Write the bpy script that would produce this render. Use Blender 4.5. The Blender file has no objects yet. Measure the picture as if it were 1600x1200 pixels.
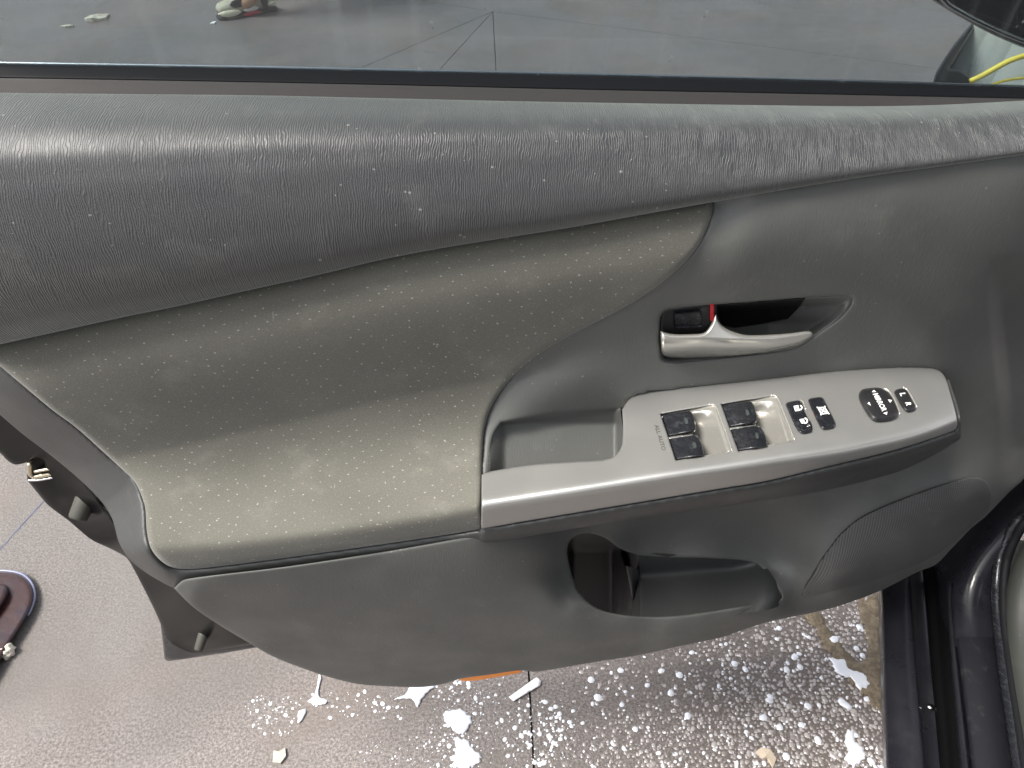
import bpy, bmesh, math, random
import numpy as np
from mathutils import Vector, Matrix
from mathutils.geometry import delaunay_2d_cdt

R = math.radians
random.seed(7); rng = np.random.default_rng(7)
S = bpy.context.scene
C = S.collection

# ------------------------------------------------------------------ camera
F = 1186.0; PITCH = R(42); CAM = np.array([0.0, -0.5, 1.15]); K = 0.12
cd = bpy.data.cameras.new('camera'); cam = bpy.data.objects.new('camera', cd); C.objects.link(cam)
cam.location = CAM; cam.rotation_euler = (R(90) - PITCH, 0, 0)
cd.sensor_fit = 'HORIZONTAL'; cd.sensor_width = 36; cd.lens = 36 * F / 1600
cd.clip_start = 0.02; cd.clip_end = 2000
S.camera = cam
# ------------------------------------------------------------------ sky + sun
SUN_EL, SUN_AZ = R(58), R(-106)       # azimuth from +Y towards +X
w = bpy.data.worlds.new('World'); S.world = w; w.use_nodes = True
wn = w.node_tree; bg = wn.nodes['Background']
sky = wn.nodes.new('ShaderNodeTexSky'); sky.sky_type = 'NISHITA'; sky.sun_disc = False
sky.sun_elevation = SUN_EL; sky.sun_rotation = SUN_AZ; sky.dust_density = 3.0; sky.ozone_density = 0.6; sky.air_density = 0.8
hs = wn.nodes.new('ShaderNodeHueSaturation'); hs.inputs['Saturation'].default_value = .25
wn.links.new(sky.outputs[0], hs.inputs['Color']); wn.links.new(hs.outputs[0], bg.inputs[0]); bg.inputs[1].default_value = 0.075
sl = bpy.data.lights.new('sun', 'SUN'); sl.energy = 1.5; sl.angle = R(20); sl.color = (1, .95, .87)
so = bpy.data.objects.new('sun', sl); C.objects.link(so)
sd = Vector((math.sin(SUN_AZ) * math.cos(SUN_EL), math.cos(SUN_AZ) * math.cos(SUN_EL), math.sin(SUN_EL)))
so.rotation_euler = sd.to_track_quat('Z', 'Y').to_euler(); so.location = (0, 0, 5)
S.view_settings.view_transform = 'Standard'; S.view_settings.look = 'None'
S.view_settings.exposure = 1.95; S.view_settings.gamma = 1
S.render.engine = 'CYCLES'

# ------------------------------------------------------------------ geometry helpers
def ray(px, py):
    X = (np.asarray(px, float) - 800) / F; Y = (np.asarray(py, float) - 600) / F
    c, s = math.cos(PITCH), math.sin(PITCH)
    return np.stack([X + 0 * Y, c - Y * s + 0 * X, -s - Y * c + 0 * X], -1)
def P(px, py, d):                     # point on the door's own leaning plane y = K x + d
    r = ray(px, py); t = (np.asarray(d, float) + .5) / (r[..., 1] - K * r[..., 0])
    return CAM + r * t[..., None]
def PZ(px, py, z):                    # point at height z
    r = ray(px, py); t = (np.asarray(z, float) - CAM[2]) / r[..., 2]
    return CAM + r * t[..., None]
def dz(px, py, z):
    p = PZ(px, py, z); return p[..., 1] - K * p[..., 0]

def tps(ctrl):
    pts = []
    for a in ctrl:
        d = float(dz(a[0], a[1], a[3])) if len(a) == 4 else a[2]
        pts.append((a[0] / 100, a[1] / 100, d))
    A = np.array(pts); n = len(A)
    def U(r2): return 0.5 * r2 * np.log(r2 + 1e-12)
    D = ((A[:, None, :2] - A[None, :, :2]) ** 2).sum(-1)
    M = np.zeros((n + 3, n + 3)); M[:n, :n] = U(D) + np.eye(n) * 1e-4
    M[:n, n] = 1; M[:n, n + 1:] = A[:, :2]; M[n, :n] = 1; M[n + 1:, :n] = A[:, :2].T
    wv = np.linalg.solve(M, np.concatenate([A[:, 2], [0, 0, 0]]))
    def f(px, py):
        q = np.stack([np.asarray(px, float) / 100, np.asarray(py, float) / 100], -1)
        D = ((q[..., None, :] - A[:, :2]) ** 2).sum(-1)
        return U(D) @ wv[:n] + wv[n] + q @ wv[n + 1:]
    return f

def spline(pts, step, closed=True):
    """points through; a third element 1 marks a corner"""
    P_ = [np.array(p[:2], float) for p in pts]; cor = [len(p) > 2 and p[2] == 1 for p in pts]
    n = len(P_); out = []
    for i in range(n if closed else n - 1):
        p1, p2 = P_[i], P_[(i + 1) % n]
        p0 = p1 if cor[i] or (not closed and i == 0) else P_[i - 1]
        p3 = p2 if cor[(i + 1) % n] or (not closed and i == n - 2) else P_[(i + 2) % n]
        L = np.linalg.norm(p2 - p1); m = max(1, int(round(L / step)))
        m1 = (p2 - p0) * .5; m2 = (p3 - p1) * .5
        l1, l2 = np.linalg.norm(m1), np.linalg.norm(m2)
        if l1 > L: m1 *= L / l1
        if l2 > L: m2 *= L / l2
        for j in range(m):
            t = j / m; t2 = t * t; t3 = t2 * t
            out.append((2*t3-3*t2+1)*p1 + (t3-2*t2+t)*m1 + (-2*t3+3*t2)*p2 + (t3-t2)*m2)
    if not closed: out.append(P_[-1])
    return np.array(out)

def inside(q, poly):
    x, y = q[:, 0], q[:, 1]; r = np.zeros(len(q), bool)
    for i in range(len(poly)):
        (x1, y1), (x2, y2) = poly[i - 1], poly[i]
        if y1 == y2: continue
        c = ((y1 > y) != (y2 > y)) & (x < (x2 - x1) * (y - y1) / (y2 - y1) + x1)
        r ^= c
    return r
def edist(q, polys):
    best = np.full(len(q), 1e9)
    for poly in polys:
        a = poly; b = np.roll(poly, -1, 0); ab = b - a; L = (ab ** 2).sum(1) + 1e-12
        for s in range(0, len(q), 4000):
            qq = q[s:s + 4000]
            t = np.clip(((qq[:, None] - a) * ab).sum(-1) / L, 0, 1)
            dd = ((qq[:, None] - a - ab * t[..., None]) ** 2).sum(-1).min(1)
            best[s:s + 4000] = np.minimum(best[s:s + 4000], np.sqrt(dd))
    return best

def link(name, me, mat, parent):
    o = bpy.data.objects.new(name, me); C.objects.link(o)
    if mat: me.materials.append(mat)
    if parent: o.parent = parent
    return o
def mesh_obj(name, v, f, mat, parent=None, smooth=True, uv=True):
    me = bpy.data.meshes.new(name); me.from_pydata([tuple(map(float, p)) for p in v], [], [tuple(map(int, q)) for q in f]); me.update()
    if smooth: me.polygons.foreach_set('use_smooth', [True] * len(me.polygons))
    if uv:
        l = me.uv_layers.new(name='UVMap'); co = np.array([tuple(x.co) for x in me.vertices])
        idx = np.zeros(len(me.loops), int); me.loops.foreach_get('vertex_index', idx)
        uvs = np.stack([co[idx, 0], co[idx, 1] + co[idx, 2]], -1); l.data.foreach_set('uv', uvs.ravel())
    return link(name, me, mat, parent)

def sheet(name, outline, dfun, mat, parent, step=4, holes=(), rr=0, rd=0, skirt=.012, post=None, hole_round=True, zmode=False):
    PT = (lambda a, b, c: PZ(a, b, c)) if zmode else P
    O = spline(outline, step); H = [spline(h, step) for h in holes]; loops = [O] + H
    if rr and min(rr / 3, step) < step: 
        pass
    rings = []
    if rr:
        for k_, lp in enumerate(loops):
            if k_ and not hole_round: continue
            t = np.roll(lp, -1, 0) - np.roll(lp, 1, 0); n = np.stack([-t[:, 1], t[:, 0]], 1)
            n /= np.linalg.norm(n, axis=1)[:, None] + 1e-9
            for fr in (.06, .2, .42, .7, 1.05):
                for sgn in (1, -1):
                    q = lp + n * sgn * rr * fr; dd = edist(q, loops)
                    ok = (dd > rr * fr * .93) & inside(q, O)
                    for h in H: ok &= ~inside(q, h)
                    rings.append(q[ok])
    mn, mx = O.min(0), O.max(0)
    gx = np.arange(mn[0], mx[0], step); gy = np.arange(mn[1], mx[1], step * .87)
    g = np.array([(x + (j % 2) * step * .5, y) for j, y in enumerate(gy) for x in gx])
    ok = inside(g, O)
    for h in H: ok &= ~inside(g, h)
    g = g[ok]
    if len(g):
        dd = edist(g, loops); g = g[dd > (rr * 1.25 if rr else step * .55)]
    allp = np.concatenate(loops + rings + [g])
    # thin out near duplicates of ring points
    edges = []; s0 = 0
    for lp in loops:
        n = len(lp); edges += [(s0 + i, s0 + (i + 1) % n) for i in range(n)]; s0 += n
    vo, _, fo, *_r = delaunay_2d_cdt([Vector(p) for p in allp], edges, [], 0, 1e-3)
    V = np.array([tuple(p) for p in vo]); T = np.array([f for f in fo if len(f) == 3])
    cen = V[T].mean(1); ok = inside(cen, O)
    for h in H: ok &= ~inside(cen, h)
    T = T[ok]
    d = dfun(V[:, 0], V[:, 1])
    if rr:
        e = edist(V, loops if hole_round else loops[:1]); t = np.clip(e / rr, 0, 1)
        dr = rd * (1 - np.sqrt(np.clip(1 - (1 - t) ** 2, 0, 1)))
        d = d - dr if zmode else d + dr
    if post is not None: d = post(V[:, 0], V[:, 1], d)
    X = PT(V[:, 0], V[:, 1], d)
    # orient to the viewer
    nrm = np.cross(X[T[:, 1]] - X[T[:, 0]], X[T[:, 2]] - X[T[:, 0]])
    fl = (nrm * (CAM - X[T[:, 0]])).sum(1) < 0
    T[fl] = T[fl][:, ::-1]
    # boundary skirt
    from collections import Counter
    E = Counter(); D = {}
    for a, b, c in T:
        for u, v in ((a, b), (b, c), (c, a)):
            E[(min(u, v), max(u, v))] += 1; D[(min(u, v), max(u, v))] = (u, v)
    V2 = list(X); F2 = [tuple(t) for t in T]; m1 = {}; m2 = {}
    rays = X - CAM; rays /= np.linalg.norm(rays, axis=1)[:, None]
    if skirt:
        for e_, c_ in E.items():
            if c_ != 1: continue
            u, v = D[e_]
            for q in (u, v):
                if q not in m1:
                    m1[q] = len(V2); V2.append(X[q]); m2[q] = len(V2); V2.append(X[q] + rays[q] * skirt)
            F2.append((v, u, m2[u], m2[v]) if rr else (m1[v], m1[u], m2[u], m2[v]))
    return mesh_obj(name, V2, F2, mat, parent)

def loft(name, rails, mat, parent, n=24, skirt=None):
    """rails: lists of (px, py, z); ruled smoothly along, straight across"""
    rows = []
    for r in rails:
        s = spline([(a[0], a[1]) for a in r], 1e9, False)
        p = np.array([PZ(a[0], a[1], a[2]) for a in r])
        # catmull resample in 3-D
        m = len(p); out = []
        for k in range(n):
            t = k / (n - 1) * (m - 1); i = min(int(t), m - 2); u = t - i
            p0, p1, p2, p3 = p[max(i - 1, 0)], p[i], p[i + 1], p[min(i + 2, m - 1)]
            out.append(.5 * (2*p1 + (p2-p0)*u + (2*p0-5*p1+4*p2-p3)*u*u + (3*p1-p0-3*p2+p3)*u**3))
        rows.append(out)
    v = [q for r in rows for q in r]; f = []
    for i in range(len(rows) - 1):
        for k in range(n - 1):
            a = i * n + k; f.append((a, a + 1, a + n + 1, a + n))
    o = mesh_obj(name, v, f, mat, parent)
    bm = bmesh.new(); bm.from_mesh(o.data); bmesh.ops.recalc_face_normals(bm, faces=bm.faces)
    if sum(fc.normal.z for fc in bm.faces) < 0: bmesh.ops.reverse_faces(bm, faces=bm.faces)
    bm.to_mesh(o.data); bm.free()
    return o

def tube(name, pts, rad, mat, parent, seg=10, cap=True):
    p = [Vector(q) for q in pts]; n = len(p); v = []; f = []
    rad = rad if hasattr(rad, '__len__') else [rad] * n
    for i in range(n):
        t = (p[min(i + 1, n - 1)] - p[max(i - 1, 0)]).normalized()
        a = t.orthogonal().normalized() if i == 0 else (a - t * a.dot(t)).normalized()
        b = t.cross(a)
        for k in range(seg):
            an = 2 * math.pi * k / seg; v.append(p[i] + (a * math.cos(an) + b * math.sin(an)) * rad[i])
    for i in range(n - 1):
        for k in range(seg):
            f.append((i*seg+k, i*seg+(k+1) % seg, (i+1)*seg+(k+1) % seg, (i+1)*seg+k))
    if cap: f.append(tuple(range(seg))[::-1]); f.append(tuple((n-1)*seg+k for k in range(seg)))
    return mesh_obj(name, v, f, mat, parent)

def thing(name, loc, label, cat, group=None):
    o = bpy.data.objects.new(name, None); C.objects.link(o); o.location = loc; o.empty_display_size = .05
    o['label'] = label; o['category'] = cat
    if group: o['group'] = group
    return o
def adopt(root):                      # geometry is written in world space; keep it there under a moved empty
    bpy.context.view_layer.update()
    inv = Matrix.Translation(root.location).inverted()
    for ch in root.children: ch.matrix_parent_inverse = inv
def tag(o, label, cat, group=None):
    o['label'] = label; o['category'] = cat
    if group: o['group'] = group
    return o

# ------------------------------------------------------------------ materials
G_ = lambda px, py: PZ(px, py, 0.)
class M:
    def __init__(s, name, base=(.5, .5, .5), rough=.5, metal=0, spec=.5, coat=0, coatr=.1, sheen=0):
        s.m = bpy.data.materials.new(name); s.m.use_nodes = True; s.t = s.m.node_tree; s.n = s.t.nodes
        s.b = s.n['Principled BSDF']; s.b.inputs['Base Color'].default_value = (*base, 1)
        s.b.inputs['Roughness'].default_value = rough; s.b.inputs['Metallic'].default_value = metal
        s.b.inputs['Specular IOR Level'].default_value = spec; s.b.inputs['Coat Weight'].default_value = coat
        s.b.inputs['Coat Roughness'].default_value = coatr; s.b.inputs['Sheen Weight'].default_value = sheen
        s.base = None; s.basev = base; s.h = None; s.uvn = None
    def L(s, a, b): s.t.links.new(a, b)
    def co(s, kind='UV', scale=(1, 1, 1), rot=0):
        tc = s.n.new('ShaderNodeTexCoord'); mp = s.n.new('ShaderNodeMapping')
        mp.inputs['Scale'].default_value = scale; mp.inputs['Rotation'].default_value = (0, 0, rot)
        s.L(tc.outputs[kind], mp.inputs[0]); return mp.outputs[0]
    def noise(s, sc, det=3, rough=.5, dist=0, kind='UV', scale=(1, 1, 1), rot=0):
        t = s.n.new('ShaderNodeTexNoise'); s.L(s.co(kind, scale, rot), t.inputs['Vector'])
        t.inputs['Scale'].default_value = sc; t.inputs['Detail'].default_value = det
        t.inputs['Roughness'].default_value = rough; t.inputs['Distortion'].default_value = dist
        return t.outputs['Fac']
    def vor(s, sc, rnd=1, kind='UV', scale=(1, 1, 1), rot=0, feat='F1', out='Distance'):
        t = s.n.new('ShaderNodeTexVoronoi'); t.feature = feat; t.voronoi_dimensions = '2D' if kind == 'UV' else '3D'
        s.L(s.co(kind, scale, rot), t.inputs['Vector'])
        t.inputs['Scale'].default_value = sc; t.inputs['Randomness'].default_value = rnd
        return t.outputs[out]
    def ramp(s, x, a, b, lo=0., hi=1.):
        r = s.n.new('ShaderNodeMapRange'); r.interpolation_type = 'SMOOTHSTEP'
        s.L(x, r.inputs[0]); r.inputs[1].default_value = a; r.inputs[2].default_value = b
        r.inputs[3].default_value = lo; r.inputs[4].default_value = hi; return r.outputs[0]
    def math(s, op, a, b=0):
        r = s.n.new('ShaderNodeMath'); r.operation = op
        for i, x in enumerate((a, b)):
            if isinstance(x, (int, float)): r.inputs[i].default_value = x
            else: s.L(x, r.inputs[i])
        return r.outputs[0]
    def tint(s, fac, col):
        x = s.n.new('ShaderNodeMix'); x.data_type = 'RGBA'
        s.L(fac, x.inputs[0])
        if s.base is None: x.inputs[6].default_value = (*s.basev, 1)
        else: s.L(s.base, x.inputs[6])
        x.inputs[7].default_value = (*col, 1); s.base = x.outputs[2]
        s.L(s.base, s.b.inputs['Base Color']); return s
    def rough(s, x): s.L(x, s.b.inputs['Roughness']); return s
    def bump(s, x, dist, st=1.):
        b = s.n.new('ShaderNodeBump'); b.inputs['Strength'].default_value = st; b.inputs['Distance'].default_value = dist
        s.L(x, b.inputs['Height'])
        if s.h is not None: s.L(s.h, b.inputs['Normal'])
        s.h = b.outputs[0]; s.L(s.h, s.b.inputs['Normal']); return s
    def dust(s, sc=90, amt=.5, col=(.42, .41, .38), fibres=True):
        d = s.vor(sc); sz = s.noise(sc * .6, 1)
        a = s.ramp(s.math('DIVIDE', d, s.ramp(sz, .48, .8, .004, .085)), .6, 1.0, amt, 0)
        s.tint(a, col)
        sm = s.noise(22, 5, .65); s.tint(s.ramp(sm, .52, .8, 0, amt * .22), col)
        if not fibres: return s
        fib = s.ramp(s.noise(200, 2, .6, 0, 'UV', (1, .16, 1), R(50)), .74, .8, 0, amt * .5); s.tint(fib, col)
        return s

trim_m = M('grained_upper_trim', (.028, .029, .032), .47, spec=.75)
ln = trim_m.noise(300, 2, .5, 1.6, 'UV', (1, .13, 1), R(4))
wav = trim_m.n.new('ShaderNodeTexWave'); wav.wave_type = 'BANDS'; wav.bands_direction = 'X'
mp_ = trim_m.co('UV', (1, .30, 1)); trim_m.L(mp_, wav.inputs[0]); wav.inputs['Scale'].default_value = 215
wav.inputs['Distortion'].default_value = 17; wav.inputs['Detail'].default_value = 3; wav.inputs['Detail Scale'].default_value = .4; wav.inputs['Detail Roughness'].default_value = .6
wr = trim_m.ramp(wav.outputs['Fac'], .25, .95)
trim_m.bump(trim_m.math('MULTIPLY', wr, trim_m.ramp(trim_m.noise(55, 3), .3, .7, .5, 1)), .00021, .8).bump(trim_m.noise(2500, 2), .0001, .5)
trim_m.tint(trim_m.ramp(wr, .6, 1, 0, .10), (.09, .09, .09)); trim_m.dust(60, .4); trim_m.b.inputs['Sheen Weight'].default_value = .65; trim_m.b.inputs['Sheen Roughness'].default_value = .42; trim_m.b.inputs['Sheen Tint'].default_value = (.92, 1, .9, 1)
trim_m.rough(trim_m.ramp(trim_m.noise(12, 4), .3, .7, .44, .58))

def plastic(name, base, rough=.5, dust=.35, line=.00012, spec=.45):
    m = M(name, base, rough, spec=spec)
    m.bump(m.noise(900, 2, .5, .4, 'UV', (1, .12, 1), R(-6)), line * 2, .8).bump(m.noise(2600, 2), .00008, .6)
    m.dust(75, dust); m.rough(m.ramp(m.noise(15, 4), .3, .7, rough - .06, rough + .07)); return m
panel_m = plastic('grey_panel_plastic', (.100, .103, .098), .46)
lower_m = plastic('lower_panel_plastic', (.068, .068, .066), .5, .18, .00004)
edge_m = plastic('edge_trim_plastic', (.046, .048, .048), .42, .15)
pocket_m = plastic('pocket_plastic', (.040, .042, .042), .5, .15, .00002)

fabric_m = M('dotted_fabric', (.136, .134, .116), .88, spec=.2, sheen=.35)
fabric_m.b.inputs['Sheen Roughness'].default_value = .4
fabric_m.bump(fabric_m.noise(1400, 3, .7), .0006, .8)
fabric_m.tint(fabric_m.ramp(fabric_m.noise(900, 3, .7), .42, .75, 0, .5), (.20, .19, .155))
fabric_m.tint(fabric_m.ramp(fabric_m.noise(10, 3), .4, .7, 0, .35), (.10, .096, .082))
dots = fabric_m.ramp(fabric_m.vor(96, .12, 'UV', (1, 1.2, 1), R(38)), .04, .095, 1, 0)
dots = fabric_m.math('MULTIPLY', dots, fabric_m.ramp(fabric_m.noise(60, 2), .38, .62, .0, .75))
fabric_m.tint(dots, (.42, .41, .38)); fabric_m.dust(70, .6, (.5, .48, .42)); fabric_m.tint(fabric_m.ramp(fabric_m.vor(330), .02, .16, .4, 0), (.34, .33, .29))

silver_m = M('satin_silver_paint', (.41, .408, .395), .34, metal=.65, coat=.15, coatr=.3)
silver_m.tint(silver_m.ramp(silver_m.noise(30, 3, .5), .5, .75, 0, .12), (.62, .60, .55))
silver_m.rough(silver_m.ramp(silver_m.noise(25, 3, .5), .35, .7, .3, .38))
lever_m = M('satin_silver_lever', (.56, .55, .51), .24, metal=.6, coat=.4, coatr=.12)
lever_m.tint(lever_m.ramp(lever_m.noise(160, 4, .7), .6, .8, 0, .3), (.8, .78, .7))
well_m = M('polished_switch_well', (.56, .545, .50), .22, metal=.7)
well_m.tint(well_m.ramp(well_m.noise(220, 5, .7), .56, .7, 0, .35), (.8, .79, .74))
glossblack_m = M('glossy_black_switch', (.012, .013, .016), .2, spec=.6)
glossblack_m.tint(glossblack_m.ramp(glossblack_m.noise(130, 6, .75), .5, .75, 0, .28), (.16, .17, .2))
glossblack_m.rough(glossblack_m.ramp(glossblack_m.noise(200, 4), .3, .7, .16, .36))
satinblack_m = M('satin_black_knob', (.018, .018, .02), .36, spec=.5)
satinblack_m.bump(satinblack_m.noise(2500, 2), .00008, .6); satinblack_m.dust(300, .3)
hole_m = M('flat_black', (.006, .006, .007), .5, spec=.25)  # plain black; in the lower cup it stands for shade
white_m = M('white_print', (.85, .85, .83), .5); greyprint_m = M('grey_print', (.09, .085, .075), .5)
mark_m = M('grey_indicator', (.05, .06, .06), .3)
red_m = M('red_lock_mark', (.42, .006, .015), .45)
orange_m = M('orange_lens', (1, .30, .02), .25, coat=.5); orange_m.b.inputs['Emission Color'].default_value = (0, 0, 0, 1)
paint_m = M('black_body_paint', (.013, .013, .017), .3, coat=.25, coatr=.12, spec=.3)
paint_m.tint(paint_m.ramp(paint_m.noise(30, 6, .7, 0, 'Object'), .5, .8, 0, .25), (.05, .048, .05))
paint_m.rough(paint_m.ramp(paint_m.noise(18, 5, .6, 0, 'Object'), .3, .7, .2, .5))
dark_m = M('dark_painted_metal', (.004, .004, .0045), .3, spec=.03)
dark_m.tint(dark_m.ramp(dark_m.noise(26, 5, .7, 0, 'Object'), .5, .8, 0, .4), (.007, .006, .006))
scuff_m = M('scuff_plate_plastic', (.010, .0105, .014), .45, spec=.25)
scuff_m.bump(scuff_m.noise(1800, 2, .6, 0, 'Object'), .0003, .5); scuff_m.tint(scuff_m.ramp(scuff_m.noise(60, 6, .75, 0, 'Object'), .52, .8, 0, .3), (.12, .115, .11))
rubber_m = M('black_rubber', (.008, .0085, .010), .6, spec=.15)
rubber2_m = M('dusty_grey_rubber', (.048, .045, .044), .7, spec=.3)
rubber2_m.tint(rubber2_m.ramp(rubber2_m.noise(90, 5, .7, 0, 'UV', (1, 3, 1)), .5, .75, 0, .4), (.03, .028, .028))
bump_m = M('grey_rubber_stop', (.055, .055, .045), .55)
brass_m = M('yellow_zinc_metal', (.62, .56, .42), .32, metal=.9)
brass_m.tint(brass_m.ramp(brass_m.noise(200, 4, .7, 0, 'Object'), .5, .7, 0, .5), (.45, .36, .2))
steel_m = M('bright_steel', (.7, .7, .7), .2, metal=1)
kick_m = plastic('kick_panel_plastic', (.032, .034, .031), .55, .1)

grille_m = M('speaker_grille_plastic', (.10, .102, .099), .55)
gw = grille_m.n.new('ShaderNodeTexWave'); gw.bands_direction = 'X'; grille_m.L(grille_m.co('UV', (1, 1, 1), R(3)), gw.inputs[0]); gw.inputs['Scale'].default_value = 135 
gw2 = grille_m.n.new('ShaderNodeTexWave'); gw2.bands_direction = 'Y'; grille_m.L(grille_m.co('UV', (1, 1, 1), R(3)), gw2.inputs[0]); gw2.inputs['Scale'].default_value = 130
sep = grille_m.n.new('ShaderNodeSeparateXYZ'); tcg = grille_m.n.new('ShaderNodeTexCoord'); grille_m.L(tcg.outputs['UV'], sep.inputs[0])
rowm = grille_m.ramp(sep.outputs[1], .46, .52, 0, .65)
gv = grille_m.math('MULTIPLY', gw.outputs['Fac'], grille_m.math('SUBTRACT', 1, grille_m.math('MULTIPLY', rowm, gw2.outputs['Fac'])))
grille_m.bump(gv, .0004, .7); grille_m.tint(grille_m.ramp(gv, .1, .6, .75, 0), (.028, .028, .028)); grille_m.dust(90, .35)

glass_m = bpy.data.materials.new('window_glass'); glass_m.use_nodes = True
g_ = glass_m.node_tree; g_.nodes.clear()
go = g_.nodes.new('ShaderNodeOutputMaterial'); tr = g_.nodes.new('ShaderNodeBsdfTransparent'); tr.inputs[0].default_value = (.60, .65, .67, 1)
gl = g_.nodes.new('ShaderNodeBsdfGlossy'); gl.inputs['Roughness'].default_value = .03; gl.inputs[0].default_value = (1, 1, 1, 1)
lw = g_.nodes.new('ShaderNodeLayerWeight'); lw.inputs[0].default_value = .5
pw = g_.nodes.new('ShaderNodeMath'); pw.operation = 'POWER'; g_.links.new(lw.outputs['Facing'], pw.inputs[0]); pw.inputs[1].default_value = 5
fr = g_.nodes.new('ShaderNodeMath'); fr.operation = 'MULTIPLY_ADD'; g_.links.new(pw.outputs[0], fr.inputs[0]); fr.inputs[1].default_value = .96; fr.inputs[2].default_value = .04
mx = g_.nodes.new('ShaderNodeMixShader'); g_.links.new(fr.outputs[0], mx.inputs[0]); g_.links.new(tr.outputs[0], mx.inputs[1]); g_.links.new(gl.outputs[0], mx.inputs[2])
df = g_.nodes.new('ShaderNodeBsdfDiffuse'); df.inputs[0].default_value = (.6, .62, .6, 1)
tc = g_.nodes.new('ShaderNodeTexCoord'); mp = g_.nodes.new('ShaderNodeMapping'); mp.inputs['Rotation'].default_value = (0, 0, R(-18)); mp.inputs['Scale'].default_value = (60, 1.2, 1)
nz = g_.nodes.new('ShaderNodeTexNoise'); nz.inputs['Scale'].default_value = 1.4; nz.inputs['Detail'].default_value = 4
g_.links.new(tc.outputs['UV'], mp.inputs[0]); g_.links.new(mp.outputs[0], nz.inputs[0])
mr = g_.nodes.new('ShaderNodeMapRange'); g_.links.new(nz.outputs[0], mr.inputs[0]); mr.inputs[1].default_value = .55; mr.inputs[2].default_value = .8; mr.inputs[3].default_value = .03; mr.inputs[4].default_value = .20
vs = g_.nodes.new('ShaderNodeTexVoronoi'); vs.inputs['Scale'].default_value = 55; g_.links.new(tc.outputs['UV'], vs.inputs[0])
mr2 = g_.nodes.new('ShaderNodeMapRange'); g_.links.new(vs.outputs['Distance'], mr2.inputs[0]); mr2.inputs[1].default_value = .03; mr2.inputs[2].default_value = .07; mr2.inputs[3].default_value = .35; mr2.inputs[4].default_value = 0
ad = g_.nodes.new('ShaderNodeMath'); ad.operation = 'MAXIMUM'; g_.links.new(mr.outputs[0], ad.inputs[0]); g_.links.new(mr2.outputs[0], ad.inputs[1])
mx2 = g_.nodes.new('ShaderNodeMixShader'); g_.links.new(ad.outputs[0], mx2.inputs[0]); g_.links.new(mx.outputs[0], mx2.inputs[1]); g_.links.new(df.outputs[0], mx2.inputs[2])
g_.links.new(mx2.outputs[0], go.inputs[0])
class _W: m = glass_m
mirror_m = M('mirror_glass', (.75, .76, .72), .03, metal=1)

slab_m = M('damp_concrete', (.10, .086, .080), .55, spec=.5)
slab_m.tint(slab_m.ramp(slab_m.noise(240, 8, .8, 0, 'Object'), .40, .62, 0, .8), (.35, .315, .30))
slab_m.tint(slab_m.ramp(slab_m.noise(190, 4, .75, 0, 'Object'), .54, .66, 0, .75), (.10, .085, .08))
slab_m.tint(slab_m.ramp(slab_m.noise(3.2, 5, .6, .4, 'Object'), .46, .68, 0, .6), (.15, .125, .11))
slab_m.tint(slab_m.ramp(slab_m.noise(1.1, 4, .6, .3, 'Object'), .45, .62, 0, .55), (.12, .115, .11))
wc = G_(1230, 1110); vd = slab_m.n.new('ShaderNodeVectorMath'); vd.operation = 'DISTANCE'; slab_m.L(slab_m.co('Object'), vd.inputs[0]); vd.inputs[1].default_value = (wc[0], wc[1], 0)
wet = slab_m.ramp(slab_m.math('ADD', vd.outputs['Value'], slab_m.math('MULTIPLY', slab_m.noise(7, 4, .6, 0, 'Object'), .35)), .25, .62, 1, 0)
slab_m.tint(slab_m.math('MULTIPLY', wet, .45), (.085, .068, .06))
slab_m.rough(slab_m.ramp(slab_m.noise(1.6, 5, .6, .6, 'Object'), .42, .62, .3, .8))
slab_m.bump(slab_m.noise(320, 5, .75, 0, 'Object'), .0016, .8).bump(slab_m.noise(18, 4, .6, 0, 'Object'), .004, .3)
ground_m = M('dark_joint_earth', (.035, .03, .035), .8)
ground_m.tint(ground_m.ramp(ground_m.noise(30, 4, .6, 0, 'Object'), .4, .7), (.07, .065, .07))
foam_m = M('soap_foam', (.74, .76, .82), .22, coat=.5, coatr=.08, spec=.6)
bubble_m = M('soap_bubbles', (.38, .35, .34), .2, coat=.4, coatr=.05, spec=.7)
bubble_m.tint(bubble_m.ramp(bubble_m.noise(38, 4, .8, 0, 'Object'), .42, .60), (.22, .19, .18))
bubble_m.tint(bubble_m.ramp(bubble_m.noise(90, 2, .6, 0, 'Object'), .60, .66), (.80, .79, .84))
silt_m = M('wet_brown_silt', (.12, .092, .06), .5)
silt_m.tint(silt_m.ramp(silt_m.noise(90, 5, .7, 0, 'Object'), .42, .65), (.21, .165, .11)); silt_m.bump(silt_m.noise(200, 4, .7, 0, 'Object'), .003, .8)

# ------------------------------------------------------------------ ground: slabs in sectors about a joint junction
g = mesh_obj('ground', [(-300, -300, -.03), (300, -300, -.03), (300, 300, -.03), (-300, 300, -.03)], [(0, 1, 2, 3)], ground_m.m, smooth=False)
g['kind'] = 'structure'
def G(px, py): p = PZ(px, py, 0.); return Vector((p[0], p[1]))
def clip(poly, a, b, keep_left=True, gap=.004):
    d = (b - a).normalized(); n = Vector((-d.y, d.x)); n = n if keep_left else -n
    f = lambda p: (p - a).dot(n) - gap
    out = []
    for i in range(len(poly)):
        p, q = poly[i - 1], poly[i]; fp, fq = f(p), f(q)
        if (fp >= 0) != (fq >= 0): out.append(p + (q - p) * (fp / (fp - fq)))
        if fq >= 0: out.append(q)
    return out
big = [Vector((-40, -40)), Vector((40, -40)), Vector((40, 40)), Vector((-40, 40))]
Kp = G(770, 18)
ends = [G(640, -2), G(585, 97), G(0, 858), G(775, 110), G(1190, 72)]
angs = sorted(math.atan2((e - Kp).y, (e - Kp).x) % (2 * math.pi) for e in ends)
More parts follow.
